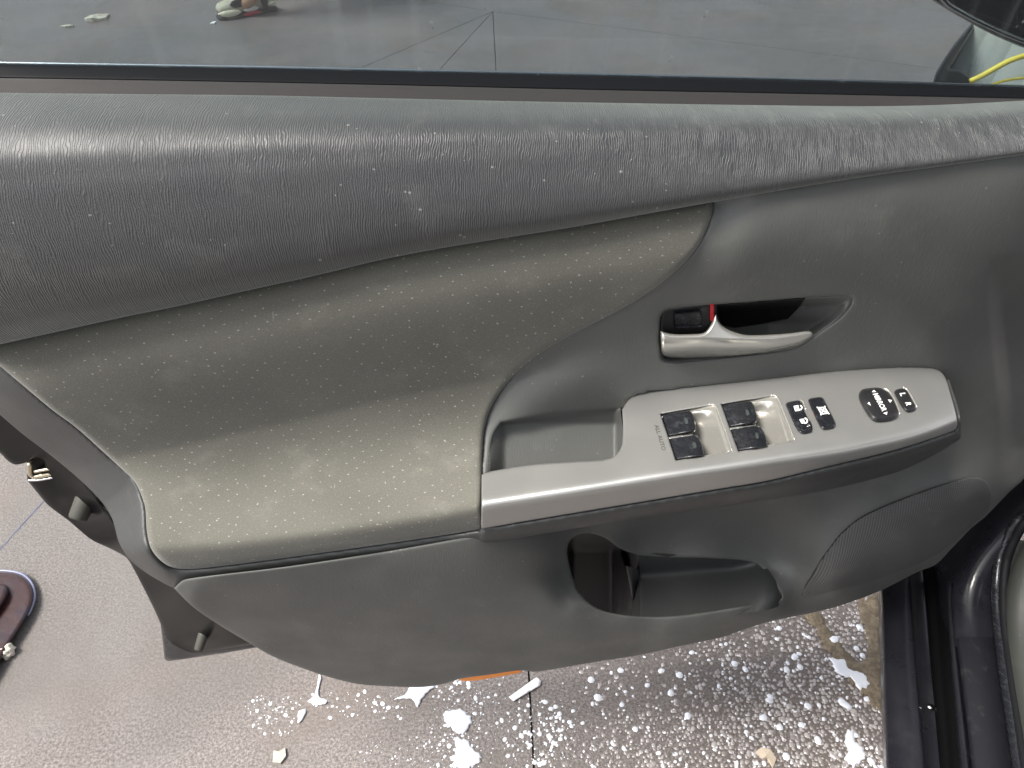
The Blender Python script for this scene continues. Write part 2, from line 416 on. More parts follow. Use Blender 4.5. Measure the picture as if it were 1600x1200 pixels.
slabs = []
for i, a0 in enumerate(angs):
    a1 = angs[(i + 1) % len(angs)]; da = (a1 - a0) % (2 * math.pi)
    mids = [a0, a1] if da < math.pi * .98 else [a0, a0 + da / 2, a1]
    for u0, u1 in zip(mids, mids[1:]):
        d0 = Vector((math.cos(u0), math.sin(u0))); d1 = Vector((math.cos(u1), math.sin(u1)))
        g0 = .0015
        slabs.append(clip(clip(big, Kp, Kp + d0, True, g0), Kp, Kp + d1, False, g0))
out = slabs
for k_, poly in enumerate(out):
    bm = bmesh.new(); vs_ = [bm.verts.new((p.x, p.y, 0)) for p in poly]
    fc = bm.faces.new(vs_); bmesh.ops.recalc_face_normals(bm, faces=[fc])
    if fc.normal.z < 0: fc.normal_flip()
    ex = bmesh.ops.inset_region(bm, faces=[fc], thickness=.002, depth=0)
    for v_ in bm.verts:
        v_.co.z = 0
    outer = [v_ for v_ in bm.verts if v_ not in fc.verts]
    for v_ in outer: v_.co.z = -.003
    be = [e for e in bm.edges if len(e.link_faces) == 1]
    r_ = bmesh.ops.extrude_edge_only(bm, edges=be)
    for v_ in r_['geom']:
        if isinstance(v_, bmesh.types.BMVert): v_.co.z = -.035
    me = bpy.data.meshes.new('concrete_slab'); bm.to_mesh(me); bm.free()
    o = link('concrete_slab', me, slab_m.m, g)

q = [PZ(x, y, 0) for x, y in spline([(-60,923),(0,859),(30,824.5),(72,779),(140,705)], 6, False)]
v = []
for i, p in enumerate(q):
    w_ = .0022 * (1 + .5 * math.sin(i * 1.7) * math.sin(i * .6)); t_ = q[min(i+1, len(q)-1)] - q[max(i-1, 0)]; n_ = np.array([-t_[1], t_[0], 0]); n_ = n_ / np.linalg.norm(n_)
    v += [p + n_ * w_ * 1.2 + [0, 0, -.001], p + n_ * w_ * .5 + [0, 0, .0008], p - n_ * w_ * .5 + [0, 0, .0008], p - n_ * w_ * 1.2 + [0, 0, -.001]]
mesh_obj('joint_sealant', v, [(i*4+k, i*4+k+1, i*4+k+5, i*4+k+4) for i in range(len(q)-1) for k in range(3)], M('blue_grey_sealant', (.10, .105, .15), .5).m, g)
# silt trail and foam
def ground_patch(name, pts, z, h, mat, parent=None, step=5, rr=6):
    q = spline(pts, 3.0); c_ = q.mean(0); n_ = len(q); ph = random.random() * 6
    pts = [tuple(c_ + (p - c_) * (1 + .05 * math.sin(i * 1.9 + ph) + .05 * math.sin(i * .83 + 2 * ph) + random.uniform(-.05, .05))) for i, p in enumerate(q)]
    return sheet(name, pts, lambda x, y: 0 * x + z + h, mat, parent, step=step, rr=rr, rd=h, skirt=0, zmode=True)
silt_pts = [(1255,962),(1275,985),(1290,1015),(1310,1035),(1325,1062),(1350,1085),(1362,1100),(1378,1112),(1380,1060),(1376,985),(1374,930),(1350,932),(1340,948),(1352,985),(1356,1020),(1345,1035),(1325,1020),(1300,990),(1285,962),(1275,952)]
o = ground_patch('wet_silt', silt_pts, .001, .003, silt_m.m, step=6); o['kind'] = 'stuff'; tag(o, 'brown wet silt trail on the concrete beside the car sill', 'silt')
Z8 = lambda l: [(1200 + x / 3, 800 + y / 3) for x, y in l]
Z4 = lambda l: [(360 + x / 3.077, 980 + y / 3.077) for x, y in l]
foams = [
 (Z8([(290,680),(330,690),(365,690),(380,730),(430,745),(470,770),(475,810),(450,835),(420,825),(385,780),(350,770),(315,745)]), 'long white foam patch nearest the car sill, shaped like a footprint'),
 (Z8([(380,1018),(400,1030),(410,1075),(440,1100),(460,1140),(440,1170),(400,1190),(360,1160),(375,1120),(360,1080),(362,1040)]), 'ragged white foam patch beside the sill at the bottom right'),
 (Z8([(282,590),(325,580),(332,605),(302,617)]), 'small round white foam dab on the brown silt below the speaker grille'),
 (Z8([(338,868),(392,910),(380,930),(328,893)]), 'small slanted white foam dab between the two large patches by the sill'),
 (Z4([(1035,405),(1110,395),(1155,430),(1150,480),(1100,515),(1060,480),(1030,450)]), 'rounded white foam puddle below the orange lens'),
 (Z4([(1080,530),(1130,540),(1175,590),(1212,630),(1150,680),(1070,670),(1085,600)]), 'large bluish white foam puddle at the bottom edge, lowest of the foam'),
 (Z4([(870,280),(985,280),(940,320),(900,380),(870,345),(790,347),(845,318)]), 'pointed white foam splash just under the curved door edge'),
 (Z4([(425,238),(440,235),(425,300),(430,335),(472,355),(415,378),(375,355),(405,325)]), 'star shaped white foam splash with a thin tail, left of the others'),
 (Z4([(330,400),(365,400),(350,440),(325,458)]), 'small oblong white foam dab left of the star shaped splash')]
for pts, lab in foams:
    o = ground_patch('foam_patch', pts, .001, .004, foam_m.m, step=2.5, rr=5)
    tag(o, lab, 'foam', 'larger foam patches on the concrete')
def drops(name, arr, mat, kind_label):
    v = []; f = []
    for (x, y, r, h) in arr:
        c = PZ(x, y, 0.); s = len(v); n = 7; a0 = random.random() * 6.28; el = random.uniform(.85, 1.18)
        co, si = math.cos(a0), math.sin(a0)
        for rr_, zz in ((1, .0), (.78, .62)):
            for k in range(n):
                an = 2 * math.pi * k / n; q = r * rr_ * (1 + .25 * (random.random() - .5) * (rr_ == 1)); ux, uy = q * math.cos(an) * el, q * math.sin(an) / el
                v.append((c[0] + ux * co - uy * si, c[1] + ux * si + uy * co, .0005 + h * zz))
        v.append((c[0], c[1], .0005 + h))
        for k in range(n):
            k2 = (k + 1) % n; f.append((s + k, s + k2, s + n + k2, s + n + k)); f.append((s + n + k, s + n + k2, s + 2 * n))
    o = mesh_obj(name, v, f, mat); o['kind'] = 'stuff'; tag(o, kind_label, 'foam'); return o
arr = []
def scatter(n, x0, x1, y0, y1, r0, r1, dens=None):
    k = 0
    while k < n:
        x, y = random.uniform(x0, x1), random.uniform(y0, y1)
        if dens and random.random() > dens(x, y): k += .2; continue
        r = r0 * (r1 / r0) ** (random.random() ** 2.2); arr.append((x, y, r, r * .3)); k += 1
gauss = lambda cx, cy, sx, sy: (lambda x, y: math.exp(-((x - cx) / sx) ** 2 - ((y - cy) / sy) ** 2))
scatter(90, 380, 470, 1085, 1150, .0008, .0035, gauss(425, 1115, 40, 25))
scatter(70, 450, 640, 1080, 1130, .0008, .004, gauss(550, 1100, 80, 22))
scatter(240, 670, 790, 1045, 1200, .0008, .0045, gauss(722, 1110, 45, 90))
scatter(260, 780, 900, 1090, 1200, .0008, .0045, gauss(850, 1145, 50, 50))
scatter(60, 560, 700, 1150, 1200, .0006, .002)
scatter(180, 900, 1380, 960, 1200, .002, .0065)
drops('foam_drops', arr, foam_m.m, 'scattered small white foam drops on the concrete below the door')
arr = []
def dn(x, y):
    n_ = math.sin(x * .021 + y * .013) * math.sin(x * .011 - y * .027)
    v_ = (x - 900) / 330 + (y - 1080) / 400 + .25 * n_
    return max(.02, min(1, v_))
SP = 7.6
for j in range(int(290 / (SP * .87))):
    for i in range(int(540 / SP)):
        x = 850 + (i + (j % 2) * .5) * SP + random.gauss(0, 1.5); y = 925 + j * SP * .87 + random.gauss(0, 1.3)
        if x > 1384 or random.random() > dn(x, y) ** .8: continue
        c_ = PZ(x, y, 0.); mpp = np.linalg.norm(c_ - CAM) / F; r = mpp * random.uniform(1.5, 3.4) * (1.0 if random.random() < .93 else 1.5)
        arr.append((x, y, r, r * .26))
scatter(500, 600, 1000, 1060, 1205, .0006, .0014)
drops('soap_bubbles', arr, bubble_m.m, 'dense film of small soap bubbles spread over wet concrete by the sill')

# ------------------------------------------------------------------ the door
door = thing('car', (0, 0, .3), 'black car with its grey trimmed front door open, silver window switch panel on the armrest', 'car')
body = door
trim_bot = [(0,538),(50,527),(100,516),(200,494),(275,479),(400,451),(460,438),(500,429),(600,405),(700,386),(800,370),(900,354),(1000,336),(1112,316),(1200,301),(1340,278),(1470,260),(1600,242),(1660,233)]
trim_top = [(-40,144),(0,145),(200,147),(400,149),(600,153.5),(800,158),(1000,161.5),(1200,164.5),(1350,166),(1450,164.5),(1530,161),(1600,157),(1660,153)]
def interp(t, x):
    a = np.array([q[:2] for q in t]); return np.interp(x, a[:, 0], a[:, 1])
def cubic(xs, ys):
    xs = np.array(xs, float); ys = np.array(ys, float); m = np.gradient(ys, xs)
    def f(x):
        x = np.clip(x, xs[0], xs[-1]); i = np.clip(np.searchsorted(xs, x) - 1, 0, len(xs) - 2); h = xs[i + 1] - xs[i]; t = (x - xs[i]) / h
        return (2*t**3-3*t**2+1)*ys[i] + (t**3-2*t**2+t)*h*m[i] + (-2*t**3+3*t**2)*ys[i+1] + (t**3-t**2)*h*m[i+1]
    return f
c_tt = cubic([q[0] for q in trim_top], [q[1] for q in trim_top])
c_tb = cubic([-40] + [q[0] for q in trim_bot], [547] + [q[1] for q in trim_bot])
prof = cubic([0, .05, .12, .22, .36, .52, .7, .84, .93, 1], [.004, -.012, -.031, -.048, -.059, -.0665, -.072, -.0730, -.0705, -.0635])
def f_trim(px, py):
    a, b = c_tt(px), c_tb(px); t = np.clip((py - a) / (b - a), 0, 1); s_ = .55 + .45 * (b - a) / 390
    d = prof(t); return .004 + (d - .004) * s_ - .058 * (1 - s_) * t ** 3
def smin(a, b, r): return -np.logaddexp(-a / r, -b / r) * r
def smax(a, b, r): return np.logaddexp(a / r, b / r) * r
def under(px, py, d, cover, fc, gap=.0015, deep=.004):
    """keep a surface just behind the piece that covers it"""
    q = np.stack([px, py], -1); o = spline(cover, 5); ins = inside(q, o); e = edist(q, [o])
    lim = fc(px, py) + gap + deep * np.clip(e / 8, 0, 1)
    return np.where(ins, np.maximum(d, lim), d)
ol = trim_top[::1] + [(trim_bot[-1][0], trim_bot[-1][1], 1)] + trim_bot[::-1][1:] + [(-40, 547, 1)]
ol[0] = (-40, 144, 1); ol[len(trim_top) - 1] = (*trim_top[-1], 1)
sheet('upper_trim', ol, f_trim, trim_m.m, door, step=7, rr=5, rd=.001, skirt=.03)
# waist seals: slit strip, black seal, glass
wl_glass = [(-40,99),(0,100),(400,106.5),(800,115),(1200,124.5),(1600,136.5),(1660,138.5)]
wl_mid = [(-40,121),(0,122),(300,127),(600,133),(900,140),(1200,146),(1600,154.5),(1660,156)]
def band(name, up, lo, fd, mat, step=5, rr=3, rd=.002, skirt=.02):
    o_ = [(*p, 1) if i in (0, len(up) - 1) else p for i, p in enumerate(up)] + [(*p, 1) if i in (0, len(lo) - 1) else p for i, p in enumerate(lo[::-1])]
    return sheet(name, o_, fd, mat, door, step=step, rr=rr, rd=rd, skirt=skirt)
lo_slit = [(x, y + 5) for x, y in trim_top]
def d_slit(px, py):
    m = interp(wl_mid, px); t_ = interp(trim_top, px); u = np.clip((py - m) / (t_ - m + .1), 0, 1.3)
    return .016 - .006 * u
band('inner_seal', [(x, y - 1.5) for x, y in wl_mid], lo_slit, d_slit, rubber2_m.m)
def d_seal(px, py):
    a = interp(wl_glass, px); b = interp(wl_mid, px); u = (py - a) / (b - a)
    return .027 - .012 * u
band('window_seal', wl_glass, [(x, y + .5) for x, y in wl_mid], d_seal, rubber_m.m, rr=4, rd=.003)
gb = [P(x, y + 2, .027) for x, y in wl_glass]
up = Vector((0, .10, .42))
# pane with thickness, leaning inwards a little towards the top
gv = []; gf = []
for p in gb:
    for dy in (0, .004):
        for t in (-.06, 0, 1): gv.append((p[0], p[1] + dy - .06 * t * (t > 0) , p[2] + .46 * t))
n = len(gb)
for i in range(n - 1):
    a, b = i * 6, i * 6 + 6
    for q in (0, 1):
        gf.append((a + q, b + q, b + q + 1, a + q + 1)); gf.append((a + 3 + q, a + 4 + q, b + 4 + q, b + 3 + q))
    gf.append((a + 2, b + 2, b + 5, a + 5))
mesh_obj('window_glass', gv, gf, glass_m, door, smooth=False)
# bright outer sill of the glass
tube('outer_waist_strip', [P(x, y - .5, .034) for x, y in wl_glass], .0016, steel_m.m, door, 8)

fab_r = [(1113,330),(1105,355),(1090,385),(1065,415),(1030,445),(985,475),(940,499),(890,525),(845,552),(810,580),(785,608),(766,640),(757,670),(754,700),(752.5,740)]
fab_b = [(752,827,1),(740,829),(600,850),(450,871),(350,884),(300,889),(270,887),(250,875),(235,855),(229,827),(226,790),(212,755),(197,739),(160,705),(120,669),(81,640),(51,615),(20,589),(0,572),(-30,548,1)]
fab_t = [(-30,542,1)] + [(x, y - 3) for x, y in trim_bot if x < 1112] + [(1113,314,1)]
# the shelf that swells into the armrest: wall, level shelf and front face blended
dfront = cubic([-40, 230, 450, 750, 1000, 1200, 1350, 1450, 1510], [-.115, -.134, -.138, -.140, -.144, -.146, -.141, -.126, -.106])
roll = cubic([-40, 100, 230, 350, 500, 650, 752, 900, 1040, 1200, 1300, 1400, 1500], [840, 852, 858, 852, 832, 808, 790, 770, 749, 724, 706, 686, 662])
_x = np.linspace(-40, 1500, 60)
def _zroll(x):
    r_ = ray(x, roll(x)); t_ = (dfront(x) + .5) / (r_[:, 1] - K * r_[:, 0]); return CAM[2] + r_[:, 2] * t_
_zc = np.polyfit(_x / 1000, _zroll(_x), 4)
def zshelf(px): return np.polyval(_zc, np.asarray(px) / 1000)
def f_shelf(px, py, rw=.031, rf=.0035):
    top = c_tb(px); u = (py - top)
    wall = -.059 - .019 * (1 - np.exp(-np.clip(u, 0, 999) / 48)) + .020 * np.clip((u - 70) / 150, 0, 1) ** 1.5
    pl = dz(px, py, zshelf(px) + .0)
    return smax(smin(wall, pl + .003, rw), dfront(px) + .00012 * (py - roll(px)), rf) + rw * .35
f_fab = f_shelf
sheet('fabric_insert', fab_t + fab_r + fab_b, f_fab, fabric_m.m, door, step=6, rr=9, rd=.0034, skirt=.012)

# edge trim + armrest body (one moulding)
inner = [(-30,535,1),(0,560),(51,603),(120,657),(197,727),(226,765),(240,815),(248,850),(270,872),(300,875),(450,857),(600,838),(740,815),(752,812),(820,800),(970,775),(1120,748),(1200,735),(1300,712),(1400,688),(1470,660),(1470,600,1)]
right = [(1483,592,1),(1487,605),(1496,632),(1500.5,652),(1502,675),(1500,686)]
outer = [(1450,716),(1400,738),(1300,764),(1200,781),(1120,793),(970,814),(820,839),(720,857),(600,877),(450,900),(350,914),(290,920),(272,919),(230,896),(200,871),(185,845),(175,810),(155,780),(125,750),(85,716),(34,677),(0,648),(-30,622,1)]
top_r = [(752.5,742,1),(767,736.5),(830,726.5),(900,721.5),(940,719),(957,715),(967,706),(972,694),(973.5,670),(972,640,1),(985,622),(1002,614),(1020,611),(1120,601),(1200,592.5),(1300,581),(1400,574.5),(1450,575),(1467,579),(1477,590),(1485,615),(1494,647),(1496,665),(1490,673),(1400,702.5),(1300,727),(1200,751),(1120,764.5),(970,789.5),(820,814.5),(752,826,1)]
def f_bez(px, py):
    pl = dz(px, py, zshelf(px)); fr_ = dfront(px) + .00022 * (py - roll(px))
    return smax(pl, fr_, .0028)
fab_o = fab_t + fab_r + fab_b
bez_s = spline(top_r, 5); fab_s = spline(fab_o, 5)
def f_arm(px, py):
    q = np.stack([px, py], -1)
    ein = np.minimum(np.where(inside(q, fab_s), 0, edist(q, [fab_s])), np.where(inside(q, bez_s), 0, edist(q, [bez_s])))
    wr = np.clip((px - 700) / 100, 0, 1); b = f_shelf(px, py) * (1 - wr) + f_bez(px, py) * wr
    low = np.clip((px - 200) / 60, 0, 1)
    tuck = (1 - low) * (.00035 * ein + .000004 * ein ** 2) + low * (-.0007 * np.clip(ein, 0, 5) + (.00003 + .00010 * np.clip((px - 1150) / 250, 0, 1)) * np.clip(ein - 12, 0, 99) ** 2)
    gp = np.where(px < 752, .0040, .0020); d = b + gp + tuck
    d = under(px, py, d, fab_o, f_fab, .0042, .006); return under(px, py, d, top_r, f_bez, .003, .010)
sheet('armrest_trim', inner + right + outer, f_arm, edge_m.m, door, step=5, rr=4, rd=.002, skirt=.02)

# main panel with holes for handle cup and door pocket
cup = [(1031,502),(1034,490),(1042,484),(1080,479),(1112,476),(1155,473),(1205,469),(1255,465),(1305,462),(1325,463),(1331,467),(1329,477),(1312,497),(1280,520),(1255,538),(1230,547),(1155,557),(1080,565),(1045,567),(1034,562),(1031,545)]
pk = [(886,863),(889,848),(898,838),(913,833),(932,835),(950,843),(969,857),(998,867),(1041,871),(1099,872),(1156,875),(1185,883),(1205,909),(1222,933),(1205,941),(1156,948),(1099,957),(1041,963),(984,962),(935,951),(905,925),(892,893)]
mc = [(1112,318,-.056),(1112,345,-.061),(1250,296,-.056),(1250,325,-.061),(1400,272,-.056),(1400,300,-.060),(1600,244,-.055),(1600,272,-.059),
 (1150,400,-.065),(1300,400,-.065),(1450,400,-.063),(1580,400,-.061),(1000,470,-.052),(1000,530,-.054),(1200,455,-.060),(1400,500,-.060),(1500,500,-.058),(1545,520,-.047),(1600,480,-.046),(1640,600,-.036),
 (880,560,-.058),(800,630,-.060),(900,620,-.056),(1000,590,-.053),(1200,580,-.052),(1400,560,-.052),(1480,580,-.051),(1530,600,-.049),(1560,620,-.048),(1600,620,-.044),(1545,700,-.050),(1590,720,-.043),
 (900,700,-.055),(1100,700,-.055),(1300,660,-.052),(1500,690,-.052),(1000,800,-.060),(1200,760,-.058),(1400,730,-.056),
 (1000,840,-.048),(1100,830,-.046),(1200,815,-.050),(1300,790,-.062),(1400,765,-.066),(1480,740,-.062),
 (1050,868,-.052),(1150,870,-.055),(1200,890,-.066),(1245,880,-.072),(1250,850,-.066),
 (1330,840,-.084),(1400,830,-.090),(1480,800,-.082),(1530,770,-.068),(1350,895,-.092),(1430,870,-.086),(1300,918,-.095),(1300,940,-.082),(1377,922,-.072),(1450,885,-.070),(1490,853,-.064),(1540,806,-.054),(1578,768,-.044),
 (300,905,-.128),(600,865,-.126),(745,850,-.126),(300,928,-.126),(450,915,-.127),(600,895,-.128),(720,875,-.127),(800,862,-.120),(850,855,-.105),(870,880,-.095),
 (820,900,-.118),(860,930,-.115),(900,948,-.114),(897,925,-.100),(880,890,-.090),(886,860,-.084),(915,830,-.070),(960,845,-.062),
 (935,955,-.112),(985,967,-.114),(1041,968,-.114),(1099,962,-.112),(1156,953,-.108),(1215,943,-.098),(1235,936,-.088),
 (1041,985,-.116),(1001,1016,-.094),(840,1042,-.082),(840,975,-.112),(700,960,-.116),(600,1000,-.101),(600,1066,-.070),(720,1055,-.078),(500,960,-.114),(400,950,-.117),(475,1040,-.078),(340,972,-.108),(385,1000,-.098),(1162,978,-.100),(1230,962,-.088),(285,930,-.122)]
pock_h = [(766,712),(771,680),(783,660.5,1),(870,647,1),(972,641,1),(1000,640,1),(1000,765,1),(766,775,1)]
main_o = [(1106,310,1)] + [(x, y - 4) for x, y in trim_bot if x > 1150] + [(1665,260,1),(1665,660,1),(1600,748),(1578,768),(1540,807),(1517,826),(1490,854),(1462,882),(1433,894),(1373,924),(1300,950),(1200,972),(1162,984),(1127,996),(1060,1010),(1001,1023),(920,1036),(840,1049.5),(812,1047.5),(765,1054),(720,1060.5),(700,1067),(660,1073.5),(600,1072),(562,1069),(525,1061),(475,1045),(425,1025),(385,1002),(340,975),(300,947),(272,919,1),(290,905),(450,885),(600,862),(735,838,1),(740,720,1),(748,660),(760,630),(790,590),(835,548),(890,515),(940,489),(985,465),(1030,435),(1060,407),(1082,380),(1096,350)]
f_main0 = tps(mc)
def f_main(px, py):
    d = f_main0(px, py)
    # soft shoulder of the panel at its front end
    s_ = np.clip((px - (1548 + 10 * np.sin((py - 560) / 90))) / 30, 0, 1); s_ = s_ * s_ * (3 - 2 * s_)
    w_ = np.clip((py - 400) / 100, 0, 1) * np.clip((760 - py) / 60, 0, 1)
    d = d + .016 * s_ * w_
    # dished surround of the handle
    e = np.sqrt(((px - 1180) / 190) ** 2 + ((py - 515) / 62) ** 2)
    d = d + .0035 * np.exp(-np.clip(e - .9, 0, 9) ** 2 * 8)
    q = np.stack([px, py], -1); ef = edist(q, [spline(fab_r, 5, False)]) * 0 + np.sqrt(np.min(((q[:, None] - spline(fab_r, 6, False)[None]) ** 2).sum(-1), 1))
    wf = np.exp(-(ef / 48) ** 2) * np.clip((790 - py) / 80, 0, 1); d = d * (1 - wf) + (f_fab(px, py) + .0042) * wf
    d = under(px, py, d, fab_o, f_fab, .0044, .006)
    d = under(px, py, d, top_r, f_bez, .0008, .012)
    return under(px, py, d, [(x, y, 1) for x, y in trim_top] + [(x, y, 1) for x, y in trim_bot[::-1]], f_trim, .001, .006)
sheet('door_panel', main_o, f_main, panel_m.m, door, step=6.5, holes=[cup, pk, pock_h], rr=6, rd=.0022, skirt=.02)

# handle cup, black sheet, lever, lock knob
cupo = [(x + (6 if x > 1200 else -3) * (0 if x > 1300 else 1), y + (-5 if y < 500 else 4)) for x, y in cup]
def f_cup(px, py):
    d0 = f_main(px, py)
    e = edist(np.stack([px, py], -1), [spline(cup, 6)])
    top = np.interp(px, [1031, 1305, 1331], [484, 462, 466]); right = np.clip((1331 - px) / 130, 0, 1)
    dep = .034 * right ** .8 * np.clip(e / 14, 0, 1)
    # floor rises to the front lip
    fl = np.clip((py - 505) / 60, 0, 1)
    return d0 + .004 + dep * (1 - .65 * fl)
sheet('handle_cup', [(1026,500),(1030,480),(1100,472),(1205,464),(1305,457),(1328,459),(1336,466),(1332,480),(1316,500),(1284,524),(1258,543),(1230,552),(1155,562),(1080,571),(1040,571),(1026,560)], f_cup, panel_m.m, door, step=3.5, skirt=0)
cup_black = [(1120,472,1),(1262,460,1),(1250,478),(1231,498,1),(1190,506),(1148,512,1),(1128,505)]
sheet('handle_black_sheet', cup_black, lambda x, y: f_cup(x, y) - .003, hole_m.m, door, step=4, rr=2, rd=.001, skirt=.008)  # black sheet over the upper back of the handle cup
lever = [(1032,517,1),(1042,520),(1055,522),(1080,522),(1100,519.5),(1110,508),(1117,493),(1119,491,1),(1125,505),(1140,515.5),(1165,523),(1205,522.5),(1242,519.5),(1262,517),(1270,520),(1267,527),(1250,538),(1230,543.5),(1205,548.5),(1155,556),(1092,561.5),(1060,560.5),(1040,557),(1034,550)]
def f_lev(px, py):
    b = f_main0(px, py)
    mid = np.interp(px, [1032, 1100, 1140, 1205, 1270], [530, 528, 530, 531, 521])
    u = (py - mid)
    r_ = -.009 + .00002 * (np.clip(u, 0, 99)) ** 2 + np.where(u < 0, .00030 * -u, 0)
    return b + r_ + .005 * np.clip((px - 1180) / 90, 0, 1) ** 2
h = sheet('pull_lever', lever, f_lev, lever_m.m, door, step=2.5, rr=5, rd=.004, skirt=.008)
sheet('lock_knob', [(1030,500),(1034,485),(1046,480),(1080,476),(1121,472,1),(1119,493),(1111,512),(1098,525,1),(1030,525,1)], lambda x, y: f_main0(x, y) + .008, satinblack_m.m, door, step=4, rr=6, rd=.004, skirt=.02)
sheet('thumb_pad', [(1053,489,1),(1095,486,1),(1097,509),(1075,512),(1053,513,1)], lambda x, y: f_main0(x, y) + .0076, glossblack_m.m, door, step=3, rr=2.5, rd=-.0025, skirt=0)
sheet('red_mark', [(1109.5,474,1),(1116,473.5,1),(1115.5,498),(1112,503),(1109.5,499)], lambda x, y: f_main0(x, y) + .0045, red_m.m, door, step=3, rr=1.5, rd=.001, skirt=.006)

# front storage pocket behind the grab rail
def f_pock(px, py):
    m = f_main(px, py)
    lw = np.clip((px - 764) / 24, 0, 1); rw = np.clip((px - 960) / 14, 0, 1) ** 2
    wall = -.052 - .034 * np.clip((py - 662) / 80, 0, 1)
    d = m * (1 - lw) + wall * lw - .03 * rw
    top = np.clip(((661 - .105 * (px - 783)) - py) / 6 + .4, 0, 1)
    return d * (1 - top) + (m + .0006) * top + .0004
pock = [(758,700,1),(763,672),(779,655,1),(870,641,1),(969,636.5,1),(976,700),(968,730),(900,745),(830,750),(758,760,1)]
sheet('storage_pocket', pock, f_pock, panel_m.m, door, step=4, skirt=0)

# switch panel
wellA = [(1032,647,1),(1075,639.5),(1108,633.5),(1114,633.5),(1118.5,638),(1130,670),(1142,705,1),(1100,712),(1056,719.5,1),(1044,683)]
wellB = [(1127,631.8,1),(1165,625.5),(1204,619.3),(1210,619.3),(1214,624),(1227,656),(1240,688,1),(1200,695.5),(1154,705.5,1),(1140,668)]
sheet('switch_bezel', top_r, f_bez, silver_m.m, door, step=5, holes=[wellA, wellB], rr=2.6, rd=.0012, skirt=.012)
def well(outl, xl0, xl1, slope):
    def f(px, py):
        b = f_bez(px, py); left = xl0 + (py - slope[0]) * slope[1]
        u = (px - left) / xl1
        s_ = np.clip((u - .48) / .52, 0, 1)
        top = np.clip(((slope[0] + 22 - .155 * (px - xl0)) - py) / 16, 0, 1)
        return b + .0115 * (1 - s_ ** 1.6) * (1 - .75 * top ** 1.5) + .0008
    return sheet('switch_well', outl, f, well_m.m, door, step=2.5, skirt=0)
well([(a - 1.0 if i in (0, 8, 9) else a, *r) for i, (a, *r) in enumerate(wellA)], 1032, 86, (647, .33))
well([(a - 1.0 if i in (0, 8, 9) else a, *r) for i, (a, *r) in enumerate(wellB)], 1127, 86, (632, .33))

def rocker(pts, mark, lab=None):
    A = np.array([p[:2] for p in pts]); x0 = A[:, 0].min(); 
    def f(px, py):
        left = A[0, 0] + (py - A[0, 1]) * .33; u = np.clip((px - left) / 46, 0, 1.1)
        return f_bez(px, py) + .0012 - .0042 * np.sin(np.clip(u, 0, 1) * 2.1) ** 1.2
    o = sheet('window_switch', pts, f, glossblack_m.m, door, step=2.2, rr=2.4, rd=.0022, skirt=.010)
    mx_, my_ = mark
    sheet('indicator_mark', [(mx_-2.8, my_-4), (mx_+.2, my_-5), (mx_+2.2, my_-3), (mx_+3.4, my_+3), (mx_+1.2, my_+4.8), (mx_-1, my_+4)], lambda x, y: f(x, y) - .0005, mark_m.m, o, step=2, skirt=.0004)
    return o
rocker([(1034,648.5,1),(1075,641.5),(1081,645),(1085.5,655),(1087.5,668),(1086.5,674,1),(1044,681.5,1)], (1072, 658))
rocker([(1045.5,686.5,1),(1085,680),(1090,682),(1095,690),(1099,703),(1100.5,711.5,1),(1056,718.5,1)], (1085, 696))
rocker([(1128,634,1),(1170,627),(1176,630),(1181,641),(1183.5,652),(1182.5,660,1),(1139.5,667.5,1)], (1167.5, 645))
rocker([(1141.5,672,1),(1184,665.5),(1189,668),(1194.5,676),(1198,688),(1199.5,697.5,1),(1153.5,704.5,1)], (1182.5, 681))
for q in ([(1044.5,683,1),(1082,677,1),(1083,680,1),(1045.5,686,1)], [(1140,668.5,1),(1180,662,1),(1181.5,665,1),(1141,671.5,1)]):
    sheet('switch_divider', q, lambda x, y: f_bez(x, y) + .001, silver_m.m, door, step=2.5, rr=1, rd=.0004, skirt=.008)
def button(name, pts, mat, hgt=.003, rr=4, rd=.003, extra=None, step=2.2):
    f = lambda x, y: f_bez(x, y) - hgt + (extra(x, y) if extra else 0)
    return sheet(name, pts, f, mat, door, step=step, rr=rr, rd=rd, skirt=.006), f
lockb, f_lb = button('lock_switch', [(1227.5,632),(1231,628.5),(1240,626.3),(1249,625.5),(1254,630),(1257.5,642),(1262,652),(1268,661),(1270,669),(1268,675),(1256,677.5),(1248,675),(1241,664),(1234,648)], glossblack_m.m,
    extra=lambda x, y: .0028 * np.exp(-((x - 1259) / 9) ** 2 - ((y - 668) / 5.5) ** 2))
wlb, f_wl = button('window_lock_switch', [(1262.5,626),(1265,622.5),(1273,621),(1282,620),(1287,623),(1296,641),(1305,659),(1305.5,665),(1301,668.5),(1288,671),(1282,668),(1272,649)], glossblack_m.m, rr=3.5)
kn, f_kn = button('mirror_knob', [(1342,615),(1346.5,609),(1356,606.5),(1372,605.6),(1381,608),(1388.5,613),(1396,624),(1403,640),(1404.3,647),(1400.5,653),(1390,657),(1372,658.6),(1363,656),(1356,649),(1347,635),(1342,623)], satinblack_m.m, hgt=.005, rr=9, rd=.005)
sel, f_sel = button('mirror_selector', [(1397,613),(1400,609),(1408.8,606.7),(1414.8,608),(1419,613),(1425,624),(1431,635),(1431,640),(1421.5,643.6),(1414.8,642),(1409,636),(1401,622)], satinblack_m.m, hgt=.003, rr=4)
sheet('orange_edge', [(1264.5,628,1),(1267,627.5,1),(1274,643),(1282.5,663,1),(1280.5,664,1),(1271,647)], lambda x, y: f_bez(x, y) - .0006, M('orange_plastic_edge', (.55, .20, .05), .5).m, wlb, step=2, skirt=.0005)
